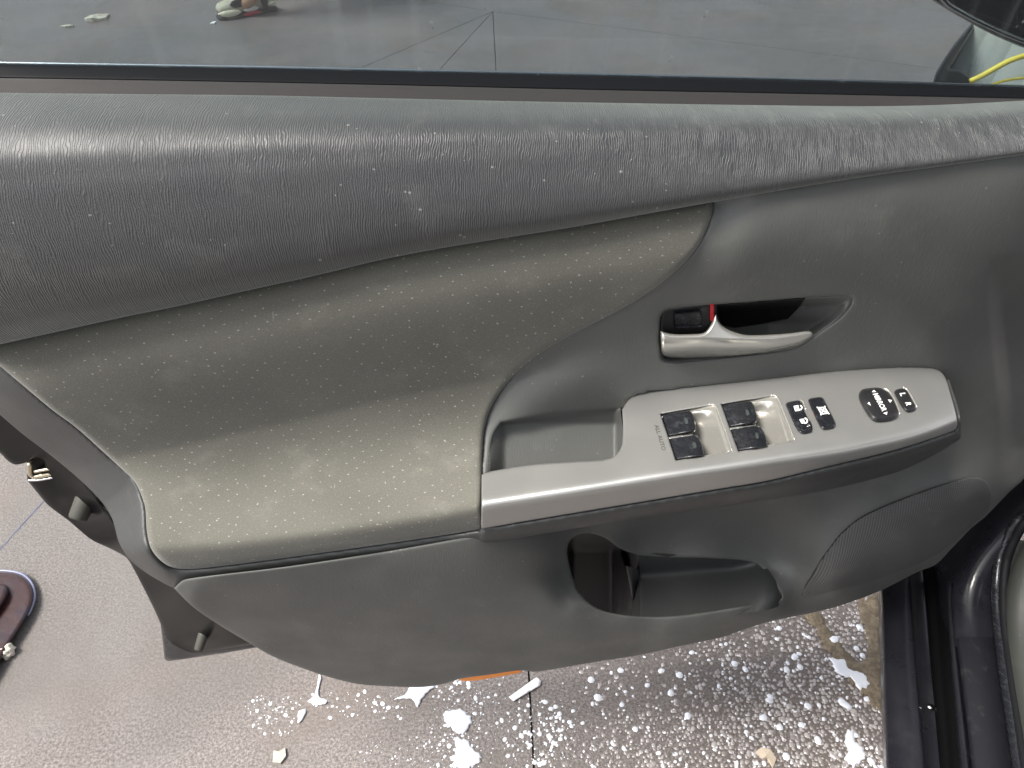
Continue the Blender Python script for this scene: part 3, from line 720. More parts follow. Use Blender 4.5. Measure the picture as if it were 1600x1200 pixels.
# bright lips beside the buttons
for pts in ([(1381,606),(1389,611),(1397,622),(1404.5,639),(1406,647)], [(1411,605.6),(1416.5,607.5),(1421,613.5),(1427,624),(1433,636)], [(1250,624),(1255.5,629),(1259,640)], [(1204,617.8),(1211,617.8),(1216,623),(1229,655),(1241.5,687)], [(1107,632),(1115,632.2),(1120,637),(1132,669),(1143.5,703)]):
    q = spline(pts, 3, False); tube('bezel_lip', [P(x, y, float(f_bez(np.array([x]), np.array([y]))[0]) - .0001) for x, y in q], .0006, lever_m.m, door, 6)

def flat_on(name, polys, f, mat, parent, off=.0004):
    v = []; fc = []
    for poly in polys:
        a = np.array(poly, float); q = P(a[:, 0], a[:, 1], f(a[:, 0], a[:, 1]) - off); s = len(v); v += list(q); fc.append(tuple(range(s, s + len(poly))))
    return mesh_obj(name, v, fc, mat, parent, smooth=False)
def text_on(name, txt, origin, adv, upv, f, mat, parent, bold=0, off=.0004):
    cu = bpy.data.curves.new('lettering', 'FONT'); cu.body = txt; cu.size = 1; cu.offset = bold; cu.resolution_u = 3
    ob = bpy.data.objects.new('tmp_text', cu); C.objects.link(ob)
    dg = bpy.context.evaluated_depsgraph_get(); me = bpy.data.meshes.new_from_object(ob.evaluated_get(dg))
    v = np.array([tuple(p.co) for p in me.vertices]); fs = [tuple(p.vertices) for p in me.polygons]
    bpy.data.objects.remove(ob)
    w_ = v[:, 0].max(); capH = .72
    px = origin[0] + v[:, 0] / w_ * adv[0] + v[:, 1] / capH * upv[0]
    py = origin[1] + v[:, 0] / w_ * adv[1] + v[:, 1] / capH * upv[1]
    return mesh_obj(name, P(px, py, f(px, py) - off), fs, mat, parent, smooth=False)
text_on('mirror_lettering', 'MIRROR', (1363.6, 615.3), (15.0, 27.6), (8.0, -1.6), f_kn, white_m.m, kn, .022)
flat_on('mirror_arrow', [[(1362.3,612.8),(1365,609.2),(1369.3,612.4)]], f_kn, white_m.m, kn)
flat_on('mirror_arrow', [[(1380,645.5),(1386.8,643.2),(1385.5,648.2)]], f_kn, white_m.m, kn)
flat_on('mirror_arrow', [[(1355.3,630.5),(1358.2,627.8),(1360.8,633.9)]], f_kn, white_m.m, kn)
flat_on('mirror_arrow', [[(1387.2,624),(1393.9,625.2),(1391,629.3)]], f_kn, white_m.m, kn)
text_on('left_lettering', 'L', (1405.6, 614.0), (2.3, 5.2), (8.5, -1), f_sel, white_m.m, sel, .03)
text_on('right_lettering', 'R', (1414.0, 628.6), (2.8, 5.6), (8.5, -.6), f_sel, white_m.m, sel, .03)
text_on('auto_lettering', 'ALL AUTO', (1022.4, 664.3), (12.0, 39.6), (6.6, -1.2), f_bez, greyprint_m.m, door, .0)
def T12(l): return [(1230 + x / 12, 590 + y / 12) for x, y in l]
def arc_strip(c, r0, r1, a0, a1, n=8):
    o_ = []
    for i in range(n): 
        t0 = math.radians(a0 + (a1 - a0) * i / n); t1 = math.radians(a0 + (a1 - a0) * (i + 1) / n)
        o_.append([(c[0]+r0*math.cos(t0), c[1]+r0*math.sin(t0)), (c[0]+r1*math.cos(t0), c[1]+r1*math.sin(t0)), (c[0]+r1*math.cos(t1), c[1]+r1*math.sin(t1)), (c[0]+r0*math.cos(t1), c[1]+r0*math.sin(t1))])
    return o_
def frame_quad(q, hole):   # quad with a small square keyhole
    c = np.array(q, float).mean(0); h_ = [c + (np.array(p) - c) * hole for p in q]
    return [[q[i], q[(i + 1) % 4], tuple(h_[(i + 1) % 4]), tuple(h_[i])] for i in range(4)]
flat_on('unlock_symbol', [T12(p) for p in frame_quad([(118,532),(208,518),(236,620),(150,632)], .22) + arc_strip((232,562), 30, 55, -75, 75)], f_lb, white_m.m, lockb)
flat_on('lock_symbol', [T12(p) for p in frame_quad([(228,782),(308,768),(340,850),(272,864)], .22) + arc_strip((330,808), 30, 60, -95, 95)], f_lb, white_m.m, lockb)
def bar(a, b, w):
    a, b = np.array(a, float), np.array(b, float); n_ = np.array([-(b - a)[1], (b - a)[0]]); n_ = n_ / np.linalg.norm(n_) * w / 2
    return [tuple(a + n_), tuple(b + n_), tuple(b - n_), tuple(a - n_)]
Q = [(578,565),(700,560),(770,665),(640,680)]
flat_on('window_symbol', [T12(p) for p in [bar(Q[i], Q[(i + 1) % 4], 24) for i in range(4)]], f_wl, white_m.m, wlb)
flat_on('cross_symbol', [T12(p) for p in [bar((555,552),(790,682), 22), bar((712,530),(628,705), 24)]], f_wl, white_m.m, wlb, .0006)

# lower pocket
def pki(px, py):
    d0 = -.052 + 0 * px
    cupw = np.clip((1000 - px) / 30, 0, 1); cupw = cupw * cupw * (3 - 2 * cupw)
    u = np.clip((py - 876) / 45, 0, 1)
    d = d0 + .010 * u
    zf = .452 + .028 * np.clip((px - 1130) / 90, 0, 1) ** 2
    dfl = dz(px, py, zf)
    d = -np.logaddexp(-d / .003, -dfl / .003) * .003
    rw = np.clip((px - 1165) / 55, 0, 1) ** 2
    d = d * (1 - rw) + rw * (f_main0(px, py) + .0025)
    dc = .058 - .09 * np.clip((898 - px) / 18, 0, 1) ** 2 - .085 * np.clip((862 - py) / 34, 0, 1) ** 1.5
    return d * (1 - cupw) + dc * cupw
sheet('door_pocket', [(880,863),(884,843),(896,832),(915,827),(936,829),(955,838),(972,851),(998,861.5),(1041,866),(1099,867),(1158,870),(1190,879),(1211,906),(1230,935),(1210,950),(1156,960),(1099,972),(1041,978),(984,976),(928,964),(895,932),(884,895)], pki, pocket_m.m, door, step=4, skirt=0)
sheet('cup_shade', [(880,863),(884,843),(896,832),(915,827),(936,829),(952,838),(964,852),(976,884),(984,915),(988,945),(996,976),(960,972),(928,964),(895,932),(884,895)], lambda x, y: pki(x, y) * (1 - np.clip((x - 955) / 40, 0, 1)) - .03 * np.clip((x - 955) / 40, 0, 1) - .0015, hole_m.m, door, step=4, skirt=0)  # black sheet puts the deep cup's shade into the colour
sheet('pocket_divider', [(978,884,1),(997,888,1),(999,905),(996,925),(988,938,1),(984,915)], lambda x, y: -.060 + .0004 * (x - 988) + .00025 * (y - 884) - .004 * np.exp(-((x - 990) / 5) ** 2), pocket_m.m, door, step=2.5, rr=3, rd=.004, skirt=.03)

# speaker grille
gr = [(1252,934,1),(1258,915),(1267,900),(1283,873),(1300,850),(1312,835),(1340,811),(1375,793),(1425,773),(1475,756),(1508,746.5),(1526,745.5),(1540,751),(1548,765),(1549.5,780),(1543,796),(1525,815),(1500,838),(1470,862),(1435,881),(1400,894),(1333,917)]
sheet('speaker_grille', gr, lambda x, y: f_main(x, y) - .0022, grille_m.m, door, step=5, rr=3.5, rd=.0024, skirt=.004)

# courtesy lens on the lower edge
sheet('orange_lens', [(716,1061,1),(740,1048),(800,1042),(815,1044,1),(816,1051,1),(775,1058.5),(740,1064),(722,1064.5,1)], lambda x, y: -.070 + 0 * x, orange_m.m, door, step=4, rr=2, rd=.001, skirt=.01)

sheet('outer_skin', [(-30,118,1),(800,128),(1640,150,1),(1600,700),(1440,850),(1200,900),(800,945),(420,925),(260,850),(60,690),(-30,640,1)], lambda x, y: .078 + 0 * x, paint_m.m, door, step=25, rr=0, skirt=.012)
# door shell (painted metal edge), outer skin, latch, stops
sh = [(-30,600,1),(0,620),(120,700),(215,800),(240,870),(300,900),(430,960),(440,1000,1),(400,1006),(340,1015),(277,1022),(262,1000),(240,950),(204,880),(196,870),(172,857),(144,844),(124,828),(108,814),(76,790),(60,772),(43,751,1),(44,738),(70,728),(62,717,1),(40,723),(24,726),(12,720),(0,708),(-30,690,1)]
shc = [(0,640,-.012),(0,700,.012),(60,690,-.014),(30,722,.012),(80,730,-.002),(60,765,.014),(120,770,-.010),(90,795,.012),(180,850,-.030),(130,828,.008),(210,860,-.050),(200,872,-.006),(280,925,-.070),(230,930,-.004),(340,980,-.070),(265,1000,.000),(320,1010,-.030),(400,1003,-.060),(430,960,-.07),(240,870,-.06)]
f_sh = tps(shc)
sheet('door_shell', sh, f_sh, dark_m.m, door, step=5, rr=5, rd=.006, skirt=.02,
      post=lambda x, y, d: under(x, y, d, inner + right + outer, f_arm, .004, .01) - .004 * np.exp(-(((x - 122) / 26) ** 2 + ((y - 782) / 14) ** 2) ** 2) + .004 * np.exp(-(((x - 130) / 22) ** 2 + ((y - 800) / 14) ** 2) ** 2) - .004 * np.exp(-(((x - 312) / 26) ** 2 + ((y - 1000) / 10) ** 2) ** 2))
sheet('outer_skin_flange', [(190,862,1),(202,877),(225,915),(246,950),(252,985),(257,1030,1),(262,1033),(300,1028),(350,1020.5),(404,1011,1),(400,990,1),(280,960),(230,880)], lambda x, y: .004 - .0003 * (x - 260), paint_m.m, door, step=5, rr=3, rd=.003, skirt=.006)
def stop(cx, cy, d, r, L, tilt):
    c = Vector(P(cx, cy, d)); ax = Vector(tilt).normalized()
    p = [c - ax * L * .8, c - ax * L * .5, c + ax * L * .4, c + ax * L * .5, c + ax * L * .5, c + ax * L * .1]
    o_ = tube('rubber_stop', p, [r * 1.25, r * 1.15, r, r * .88, r * .6, r * .5], bump_m.m, door, 20)
    return o_
stop(128, 795, -.016, .0082, .020, (-.35, -.8, -.62))
stop(314, 1004, -.052, .0048, .016, (-.25, -.8, -.6))
# latch: an L-shaped zinc plate with a bright striker edge and dark box
sheet('latch_box', [(44,722,1),(52,716),(80,712),(98,738,1),(70,744),(46,746,1)], lambda x, y: .010 + 0 * x, hole_m.m, door, step=4, skirt=.02)
q = spline([(46.5,724),(46.5,734),(48,741),(53,744.5),(62,743.5),(80,740),(96,737)], 3, False)
tube('latch_plate', [P(x, y, .004) for x, y in q], [.0022] * len(q), brass_m.m, door, 8)
q = spline([(54,737),(70,734),(93,730.5)], 4, False)
tube('latch_plate', [P(x, y, .002) for x, y in q], .0014, brass_m.m, door, 8)
q = spline([(44,750.5),(60,750),(80,746.5),(93,743)], 4, False)
tube('striker_edge', [P(x, y, .003) for x, y in q], .0011, steel_m.m, door, 8)

# side mirror beyond the glass
mir = [(1440,-60),(1465,-1),(1500,26),(1545,51),(1600,75),(1700,105),(1800,100),(1860,40),(1870,-100),(1800,-220),(1650,-260),(1500,-220),(1430,-140)]
mg = [(1475,-60),(1490,-3),(1520,14),(1560,31),(1600,46),(1700,72),(1790,68),(1835,20),(1840,-95),(1780,-195),(1650,-230),(1515,-195),(1465,-130)]
DM = .16
mirh_m = M('mirror_black', (.006, .006, .008), .25, spec=.3)
sheet('mirror_housing', mir, lambda x, y: DM + 0 * x, mirh_m.m, door, step=8, holes=[mg], rr=9, rd=.012, skirt=.0)
cen_ = P(np.array([1650.]), np.array([-70.]), np.array([DM]))[0]
om = spline(mir, 10); ringv = []; ringf = []
for k, (sc, dp) in enumerate(((1.0, .012), (1.02, .03), (.98, .06), (.85, .09), (.6, .11), (.2, .12))):
    q = P(om[:, 0], om[:, 1], np.full(len(om), DM)); ringv += [tuple(cen_ + (p - cen_) * sc + np.array([0, dp, 0])) for p in q]
n = len(om)
for i in range(5):
    for k in range(n): ringf.append((i*n+k, i*n+(k+1) % n, (i+1)*n+(k+1) % n, (i+1)*n+k))
mesh_obj('mirror_back', ringv, ringf, mirh_m.m, door)
q = spline([( (a[0]*.62 + b[0]*.38), (a[1]*.62 + b[1]*.38)) for a, b in zip(mir, mg)], 10)
tube('highlight_ridge', [P(x, y, DM - .004) for x, y in q] + [P(q[0][0], q[0][1], DM - .004)], .0022, steel_m.m, door, 8)  # bright steel tube stands in for the highlight along the black rim
sheet('mirror_glass', [(x, y) for x, y in mg], lambda x, y: DM + .006 - .00050 * (x - 1650), mirror_m.m, door, step=20, skirt=.003)
# arm carrying the mirror, outside the frame
tube('mirror_arm', [P(1850, 40, DM + .06), P(1900, 120, DM), P(1900, 190, .06)], [.03, .035, .045], paint_m.m, door, 16)

# ------------------------------------------------------------------ car body
loft('outer_sill', [
 [(1372,880,.10),(1375,1040,.10),(1381,1215,.10)],
 [(1373,880,.285),(1376,927,.285),(1380,1060,.285),(1385,1215,.285)],
 [(1377,880,.31),(1381,927,.31),(1384.5,1060,.31),(1390,1215,.31)],
 [(1414,875,.318),(1419,920,.318),(1428,1040,.318),(1443,1215,.318)],
 [(1418,875,.315),(1423,920,.315),(1432,1040,.315),(1447,1215,.315)],
 [(1421,875,.302),(1426,920,.302),(1435,1040,.302),(1450,1215,.302)],
 [(1440,865,.300),(1446,920,.300),(1456,1040,.300),(1472,1215,.300)]], paint_m.m, body)
loft('sill_channel', [
 [(1438,858,.302),(1444,920,.302),(1454,1040,.302),(1470,1215,.302)],
 [(1442,852,.325),(1449,920,.325),(1459,1040,.325),(1474,1215,.325)],
 [(1456,850,.330),(1461,920,.330),(1470,1040,.330),(1486,1215,.330)],
 [(1462,850,.322),(1466,920,.322),(1475,1040,.322),(1491,1215,.322)],
 [(1476,845,.326),(1478,920,.326),(1483,1000,.326),(1500,1215,.326)]], dark_m.m, body)
loft('sill_rib', [
 [(1474,842,.324),(1477,920,.324),(1482,1000,.324),(1499,1215,.324)],
 [(1478,842,.345),(1479,920,.345),(1484,1000,.345),(1504,1215,.345)],
 [(1494,850,.352),(1484,920,.352),(1489,1000,.352),(1512,1215,.352)],
 [(1503,855,.348),(1488,920,.348),(1492,1000,.348),(1516,1215,.348)],
 [(1506,855,.340),(1492,920,.338),(1496,1000,.338),(1521,1215,.338)]], paint_m.m, body)
loft('pillar_base', [
 [(1450,905,.30),(1468,865,.345),(1520,800,.40),(1600,715,.46)],
 [(1489,1010,.338),(1487,930,.350),(1503,875,.37),(1560,800,.43),(1632,738,.50)],
 [(1494,1010,.350),(1495,945,.362),(1515,885,.385),(1575,815,.44),(1640,765,.51)],
 [(1530,1010,.354),(1532,960,.360),(1538,900,.385),(1580,840,.43),(1645,785,.50)],
 [(1556,1010,.352),(1554,960,.356),(1556,900,.380),(1588,835,.43),(1650,790,.49)]], paint_m.m, body, n=30)
loft('scuff_plate', [
 [(1492,1000,.330),(1503,1080,.330),(1519,1215,.330)],
 [(1494,999,.352),(1505,1080,.352),(1521,1215,.352)],
 [(1500,996.5,.356),(1511,1080,.356),(1528,1215,.356)],
 [(1530,995,.357),(1540,1080,.357),(1560,1215,.357)],
 [(1556,996,.356),(1566,1080,.356),(1586,1215,.356)],
 [(1562,998,.345),(1572,1080,.345),(1592,1215,.345)]], scuff_m.m, body)
sq = [(1640,790,.50),(1597,806,.455),(1575,838,.425),(1562,872,.40),(1557,915,.385),(1558,960,.375),(1562,1000,.37),(1570,1060,.37),(1581,1130,.37),(1594,1220,.37)]
def p3(l, n=40):
    s_ = spline([(a, b) for a, b, c in l], 8, False); zz = np.interp(s_[:, 1], [c[1] for c in l], [c[2] for c in l]); return [PZ(x, y, z) for (x, y), z in zip(s_, zz)]
tube('door_opening_seal', p3(sq), .0052, glossblack_m.m, body, 12)
tube('inner_opening_seal', p3([(x + 11, y + 4, z + .004) for x, y, z in sq]), .0048, rubber_m.m, body, 12)
kl = [[(1650,815,.49),(1608,838,.455),(1585,875,.42),(1571,930,.39),(1571,990,.375),(1580,1070,.37),(1590,1130,.37),(1604,1220,.37)],]
def shift(l, dx, dy, dzz): return [(x + dx, y + dy, z + dzz) for x, y, z in l]
loft('kick_panel', [shift(kl[0], -3, 0, -.03), kl[0], shift(kl[0], 7, 3, .010), shift(kl[0], 26, 8, .016), shift(kl[0], 70, 20, .02), shift(kl[0], 160, 30, .02)], kick_m.m, body, n=36)
# screw head in the channel
c = PZ(1454, 1104, .306)
bmv = bmesh.new(); bmesh.ops.create_uvsphere(bmv, u_segments=14, v_segments=8, radius=.0038); me = bpy.data.meshes.new('screw'); bmv.to_mesh(me); bmv.free()
for p_ in me.polygons: p_.use_smooth = True
o = link('screw', me, steel_m.m, body); o.location = Vector(c); o.scale = (1, 1, .5)
adopt(body)
# ------------------------------------------------------------------ person outside (only the foot is in the picture)
skin_m = M('tanned_skin', (.45, .26, .16), .5)
shorts_m = M('grey_shorts_cloth', (.10, .10, .11), .9); shirt_m = M('dark_shirt_cloth', (.06, .07, .09), .9); hair_m = M('dark_hair', (.02, .015, .012), .6)
sole_m = M('cream_sole', (.70, .66, .48), .5); upper_m = M('shoe_leather_cream', (.42, .40, .30), .6); blk_m = M('shoe_black_panel', (.03, .03, .035), .6); shred_m = M('shoe_red_sole', (.45, .03, .05), .5)
foot = G(385, 24)
per = thing('person', (foot.x, foot.y, 0), 'person standing outside in cream, black and red sneakers, only a foot visible', 'person')
B0 = Vector((foot.x, foot.y, 0))
def skinned(name, nodes, edges_, mat, parent, sub=2):
    me = bpy.data.meshes.new(name); me.from_pydata([B0 + Vector(n_[:3]) for n_ in nodes], edges_, []); me.update()
    o_ = link(name, me, mat, parent); me.skin_vertices or o_.modifiers.new('s', 'SKIN')
    if not o_.modifiers: o_.modifiers.new('s', 'SKIN')
    for i, n_ in enumerate(nodes): me.skin_vertices[0].data[i].radius = (n_[3], n_[4] if len(n_) > 4 else n_[3])
    me.skin_vertices[0].data[0].use_root = True
    m_ = o_.modifiers.new('d', 'SUBSURF'); m_.levels = sub; m_.render_levels = sub; o_.modifiers[0].use_smooth_shade = True
    return o_
# +y away from the camera; feet point to -x
N = [(.04,.12,.93,.12,.10),(.04,.12,1.15,.12,.09),(.04,.12,1.36,.15,.09),(.04,.12,1.50,.055),(.02,.12,1.60,.07,.08),(.02,.12,1.68,.08,.09),
     (.03,.02,.88,.085),(.0,-.01,.50,.055),(.06,-.01,.30,.05),(.06,-.01,.09,.034),(.0,-.01,.055,.035,.03),(-.10,-.01,.035,.035,.022),
     (.03,.24,.88,.085),(.05,.28,.50,.055),(.14,.30,.30,.05),(.16,.30,.09,.034),(.10,.30,.055,.035,.03),(0,.30,.035,.035,.022),
     (.04,-.08,1.38,.05),(.06,-.15,1.12,.04),(-.05,-.12,.88,.03),(-.08,-.12,.80,.028,.018),
     (.04,.32,1.38,.05),(.08,.39,1.12,.04),(-.02,.40,.88,.03),(-.05,.40,.80,.028,.018)]
E_ = [(0,1),(1,2),(2,3),(3,4),(4,5),(0,6),(6,7),(7,8),(8,9),(9,10),(10,11),(0,12),(12,13),(13,14),(14,15),(15,16),(16,17),(2,18),(18,19),(19,20),(20,21),(2,22),(22,23),(23,24),(24,25)]
skinned('body', N, E_, skin_m.m, per)
skinned('shorts', [(.04,.12,1.0,.135,.115),(.04,.12,.90,.15,.125),(.03,.02,.84,.10),(.01,0,.55,.085),(.03,.24,.84,.10),(.05,.27,.55,.085)], [(0,1),(1,2),(2,3),(1,4),(4,5)], shorts_m.m, per)
skinned('shirt', [(.04,.12,.98,.14,.11),(.04,.12,1.2,.14,.105),(.04,.12,1.38,.15,.10),(.04,-.10,1.36,.06),(.05,-.14,1.2,.055),(.04,.34,1.36,.06),(.07,.38,1.2,.055)], [(0,1),(1,2),(2,3),(3,4),(2,5),(5,6)], shirt_m.m, per)
skinned('hair', [(.03,.12,1.74,.07,.085),(.05,.12,1.68,.08,.09),(.06,.12,1.63,.07,.07)], [(0,1),(1,2)], hair_m.m, per)
def shoe(ox, oy, zr=0):
    def rot(x_, y_, z_): return B0 + Vector((ox + x_ * math.cos(zr) - y_ * math.sin(zr), oy + x_ * math.sin(zr) + y_ * math.cos(zr), z_))
    def ell(pts, zs, name, mat, par):
        v = []; f = []; n_ = len(pts)
        for z_, sc in zs:
            for x_, y_ in pts: v.append(rot(x_ * sc + (1 - sc) * -.02, y_ * sc, z_))
        for i in range(len(zs) - 1):
            for k in range(n_): f.append((i*n_+k, i*n_+(k+1) % n_, (i+1)*n_+(k+1) % n_, (i+1)*n_+k))
        f.append(tuple(range(n_))[::-1]); f.append(tuple((len(zs)-1)*n_+k for k in range(n_)))
        return mesh_obj(name, v, f, mat, par)
    base = spline([(-.17,0),(-.165,-.035),(-.12,-.05),(-.04,-.043),(.03,-.034),(.10,-.037),(.125,-.02),(.13,0),(.125,.02),(.10,.035),(.03,.036),(-.04,.045),(-.12,.045),(-.165,.03)], .012)
    up_ = ell(base, [(.03,.96),(.05,.95),(.062,.88),(.072,.7),(.078,.45)], 'shoe_upper', upper_m.m, per)
    v = [p for p in base if -.17 <= p[0] < -.035]; 
    ell(base, [(.0,.95),(.004,1.0),(.012,1.0),(.013,.99)], 'outsole', blk_m.m, per)
    def patch(x0, x1, zlo, zhi, off, name, mat):
        xs = np.linspace(x0, x1, 8); low = [p for p in base if p[1] < 0]; low = sorted(low, key=lambda p: p[0])
        ys = np.interp(xs, [p[0] for p in low], [p[1] for p in low]); v = []; f = []
        for x_, y_ in zip(xs, ys):
            s_ = math.sin((x_ - x0) / (x1 - x0) * math.pi) ** .4
            zc = (zlo + zhi) / 2; hh = (zhi - zlo) / 2 * s_
            for z_, o_ in ((zc - hh, .0), (zc - hh * .6, off), (zc + hh * .6, off), (zc + hh, .0)): v.append(rot(x_, y_ - o_, z_))
        for i in range(7):
            for k in range(3): f.append((i*4+k, (i+1)*4+k, (i+1)*4+k+1, i*4+k+1))
        mesh_obj(name, v, f, mat, per)
    patch(-.17, -.06, .014, .045, .008, 'sole', sole_m.m)
    patch(-.05, .03, .02, .044, .007, 'heel_cushion', M('white_cushion', (.75, .72, .65), .4).m)
    patch(-.055, .04, .0, .022, .006, 'red_outsole', shred_m.m)
    patch(-.11, -.02, .048, .085, .0015, 'black_panel', blk_m.m)
    patch(.045, .08, .02, .09, .004, 'ankle_strap', blk_m.m)
    patch(.075, .13, .03, .05, .006, 'sole', sole_m.m)
shoe(.02, .03, R(32)); shoe(.14, .34, R(20))
adopt(per)

# ------------------------------------------------------------------ small things on the ground
leaf_m = M('pale_dry_leaf', (.55, .52, .42), .8); leaf_m.tint(leaf_m.ramp(leaf_m.noise(80, 4, .6, 0, 'Object'), .4, .7), (.35, .33, .28))
def scrap(name, px, py, pts, mat, label, cat, h=.012, up=0):
    c_ = G(px, py); o_ = [(c_.x + a, c_.y + b) for a, b in pts]; n_ = len(o_)
    v = [(x, y, .002 + h * (.3 + .7 * ((i * 37) % 5) / 5)) for i, (x, y) in enumerate(o_)] + [(c_.x, c_.y, .002 + h * .9)] + [(x, y, .0012) for x, y in o_] + [(c_.x, c_.y, .001)]
    f = [(i, (i + 1) % n_, n_) for i in range(n_)] + [(n_ + 1 + (i + 1) % n_, n_ + 1 + i, 2 * n_ + 1) for i in range(n_)] + [(i, n_ + 1 + i, n_ + 1 + (i + 1) % n_, (i + 1) % n_) for i in range(n_)]
    o = mesh_obj(name, v, f, mat, smooth=False); tag(o, label, cat); return o
scrap('dry_leaf', 150, 31, [(-.055,.0),(-.03,-.03),(.0,-.035),(.03,-.02),(.06,-.01),(.045,.02),(.05,.05),(.0,.03),(-.02,.05),(-.03,.02)], leaf_m.m, 'crumpled pale dry leaf on the concrete, left of the foot', 'leaf', .02)
scrap('leaf_fragment', 104, 42, [(-.03,0),(0,-.012),(.035,-.005),(.03,.012),(0,.014)], leaf_m.m, 'small thin leaf fragment just left of the crumpled leaf', 'leaf', .008)
scrap('paper_bit', 333, 37, [(-.012,-.01),(.01,-.012),(.014,.01),(-.006,.014)], white_m.m, 'tiny white paper bit beside the toe of the shoe', 'litter', .008)
scrap('leaf_crumb', 437, 1183, [(-.008,-.008),(.004,-.010),(.010,0),(.006,.012),(-.002,.006),(-.010,.008)], leaf_m.m, 'tiny beige crumb on concrete at the bottom left of the foam', 'litter', .004)
scrap('leaf_chip', 1196, 1183, [(-.014,.006),(-.004,.012),(.008,.008),(.014,-.004),(.006,-.016),(.004,-.002),(-.006,-.004)], M('beige_chip', (.5, .42, .33), .8).m, 'curled beige chip lying among the soap bubbles at the bottom', 'litter', .006)
# white strip modelled in place of a light reflection on the wet ground
tg = [(795,1089),(838,1058),(846,1064),(844,1071),(802,1096)]
o = sheet('reflection_strip', [(*p, 1) for p in tg], lambda x, y: .006 + 0 * x, M('white_reflection', (.85, .84, .88), .3).m, None, step=6, rr=2, rd=.002, skirt=.004, zmode=True)
tag(o, 'flat white strip in place of a light reflection on the wet concrete right below the orange lens', 'litter')
# crumb by the rail
bmv = bmesh.new(); bmesh.ops.create_icosphere(bmv, subdivisions=3, radius=.011)
for v_ in bmv.verts: v_.co *= 1 + .35 * math.sin(v_.co.x * 600) * math.cos(v_.co.y * 500 + v_.co.z * 420)
me = bpy.data.meshes.new('crumb'); bmv.to_mesh(me); bmv.free()
for p_ in me.polygons: p_.use_smooth = True
o = link('foam_crumb', me, M('cream_crumb', (.62, .58, .5), .9).m, None); cc = G(14, 1022); o.location = (cc.x, cc.y, .008); tag(o, 'pale crumpled crumb against the end of the dark red rail', 'litter')
# dark red moulded rail at the left
rail = thing('floor_rail', (*G(-40, 960), 0), 'glossy dark red-brown metal floor rail with rounded end, at the left edge', 'floor rail')
railm = M('glossy_brown_paint', (.035, .014, .014), .3, coat=.25, coatr=.06)
railm.tint(railm.ramp(railm.noise(25, 5, .7, 0, 'Object'), .45, .7), (.02, .018, .03)); railm.bump(railm.noise(30, 3, .5, 0, 'Object'), .004, .4)
ro = [(-160,1010),(-60,905),(-20,893),(10,893),(33,898),(48,912),(53,932),(47,955),(33,980),(15,1008),(0,1035),(-40,1100),(-160,1260)]
sheet('rail_base', ro, lambda x, y: .020 + 0 * x, railm.m, rail, step=6, rr=7, rd=.016, skirt=.01, zmode=True)
ri = [(-160,1060),(-60,945),(-15,915),(8,913),(14,922),(8,940),(-10,965),(-60,1030),(-160,1160)]
sheet('rail_ridge', ri, lambda x, y: .034 + 0 * x, railm.m, rail, step=6, rr=9, rd=.016, skirt=.01, zmode=True)
q = spline([(-20,892),(10,892),(34,897),(49,911),(54,932),(48,953),(43,962)], 4, False)
tube('rail_rim', [PZ(x, y, .010) for x, y in q], .0022, M('bluish_worn_edge', (.2, .21, .32), .3, coat=.2).m, rail, 8)
adopt(rail)

# grey-green pleated bundle with yellow piping behind the mirror
bun = thing('covered_bundle', (*G(1700, 150), 0), 'grey-green pleated cover with yellow piping, outside below the side mirror', 'cover')
bm_ = M('grey_green_cover', (.30, .31, .265), .6); bm_.tint(bm_.ramp(bm_.noise(6, 3, .5, 0, 'Object'), .4, .7), (.25, .28, .27))
dk_ = M('dark_cover_base', (.035, .037, .045), .4); yl_ = M('yellow_piping', (.80, .66, .10), .4)
DB = .55
bo = [(1518,37,1),(1560,20),(1640,0),(1760,0,1),(1760,260,1),(1480,260,1),(1481,109,1),(1491,90),(1500,70)]
def f_bun(x, y):
    a = (x - 1500 - (130 - y) * .55) / 14
    return DB + .10 - .00045 * (x - 1500) - .004 * np.abs(np.sin(a * .9)) ** .5 + .0009 * (140 - y)
sheet('pleated_cover', bo, f_bun, bm_.m, bun, step=3, rr=5, rd=.02, skirt=.15)
sheet('cover_edge', [(1520,34,1),(1522,44,1),(1503,75),(1488,100),(1484,106),(1500,109),(1515,120),(1519,131,1),(1530,260,1),(1440,260,1),(1458,128,1),(1463,112),(1490,70)], lambda x, y: DB + .07 + 0 * x, dk_.m, bun, step=4, rr=3, rd=.02, skirt=.12)
q = spline([(1516,127),(1535,118),(1560,104),(1580,94),(1620,82),(1700,70)], 6, False); tube('yellow_piping', [P(x, y, DB + .03) for x, y in q], .0042, yl_.m, bun, 10)
q = spline([(1548,133),(1570,126),(1600,122),(1660,124),(1740,140)], 6, False); tube('yellow_piping', [P(x, y, DB + .03) for x, y in q], .0022, yl_.m, bun, 10)
adopt(bun)

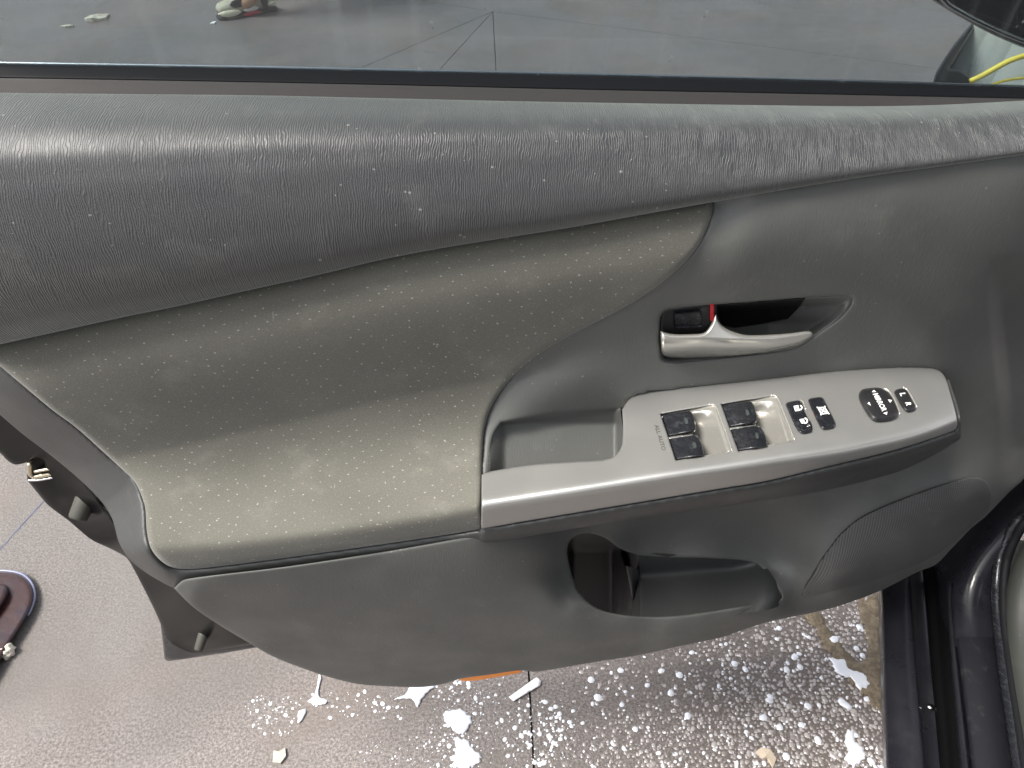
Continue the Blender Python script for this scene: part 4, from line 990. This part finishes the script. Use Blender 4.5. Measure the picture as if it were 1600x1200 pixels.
# ------------------------------------------------------------------ the rest of the car to the right and behind (outside the frame, shades the opening)
def slab_box(name, corners, thick, mat):
    """a padded panel between four corners"""
    c = [Vector(q) for q in corners]; n_ = (c[1] - c[0]).cross(c[3] - c[0]).normalized()
    N_ = 10; v = []; f = []
    for s_ in (1, -1):
        for j in range(N_ + 1):
            for i in range(N_ + 1):
                a, b = i / N_, j / N_; p = c[0] * (1-a) * (1-b) + c[1] * a * (1-b) + c[2] * a * b + c[3] * (1-a) * b
                h_ = (1 - (2 * a - 1) ** 8) * (1 - (2 * b - 1) ** 8); v.append(p + n_ * thick * .5 * s_ * h_ ** .5)
    o_ = (N_ + 1) ** 2
    for s_ in (0, 1):
        for j in range(N_):
            for i in range(N_):
                q = (j*(N_+1)+i, j*(N_+1)+i+1, (j+1)*(N_+1)+i+1, (j+1)*(N_+1)+i); q = tuple(x + s_ * o_ for x in q); f.append(q if s_ == 0 else q[::-1])
    return mesh_obj(name, v, f, mat, body)
D_ = Vector((-.29, -.957, 0)); Nn = Vector((.957, -.29, 0)); H0 = Vector((.42, .02, 0))   # sill line and inward normal
def cp(a, b, z): p = H0 + D_ * a + Nn * b; return (p.x, p.y, z)
seat_m = M('dark_seat_cloth', (.03, .03, .032), .9)
slab_box('roof', [cp(-.3, .22, 1.50), cp(2.6, .20, 1.52), cp(2.6, 1.5, 1.52), cp(-.3, 1.45, 1.50)], .06, seat_m.m)
slab_box('seat_cushion', [cp(.35, .30, .52), cp(.95, .30, .50), cp(.95, .82, .50), cp(.35, .82, .52)], .16, seat_m.m)
slab_box('seat_back', [cp(.92, .30, .55), cp(1.20, .30, 1.15), cp(1.20, .82, 1.15), cp(.92, .82, .55)], .16, seat_m.m)
slab_box('floor_carpet', [cp(-.2, .22, .28), cp(2.4, .22, .28), cp(2.4, 1.5, .28), cp(-.2, 1.5, .28)], .04, seat_m.m)
slab_box('rear_door', [cp(1.15, .02, .32), cp(2.3, .02, .34), cp(2.3, .06, .98), cp(1.15, .06, .96)], .10, paint_m.m)
slab_box('centre_pillar', [cp(1.08, .05, .90), cp(1.22, .05, .90), cp(1.30, .2, 1.50), cp(1.20, .2, 1.50)], .05, paint_m.m)
slab_box('far_side', [cp(-.2, 1.45, .3), cp(2.4, 1.45, .3), cp(2.4, 1.45, 1.0), cp(-.2, 1.45, 1.0)], .06, seat_m.m)
adopt(body)
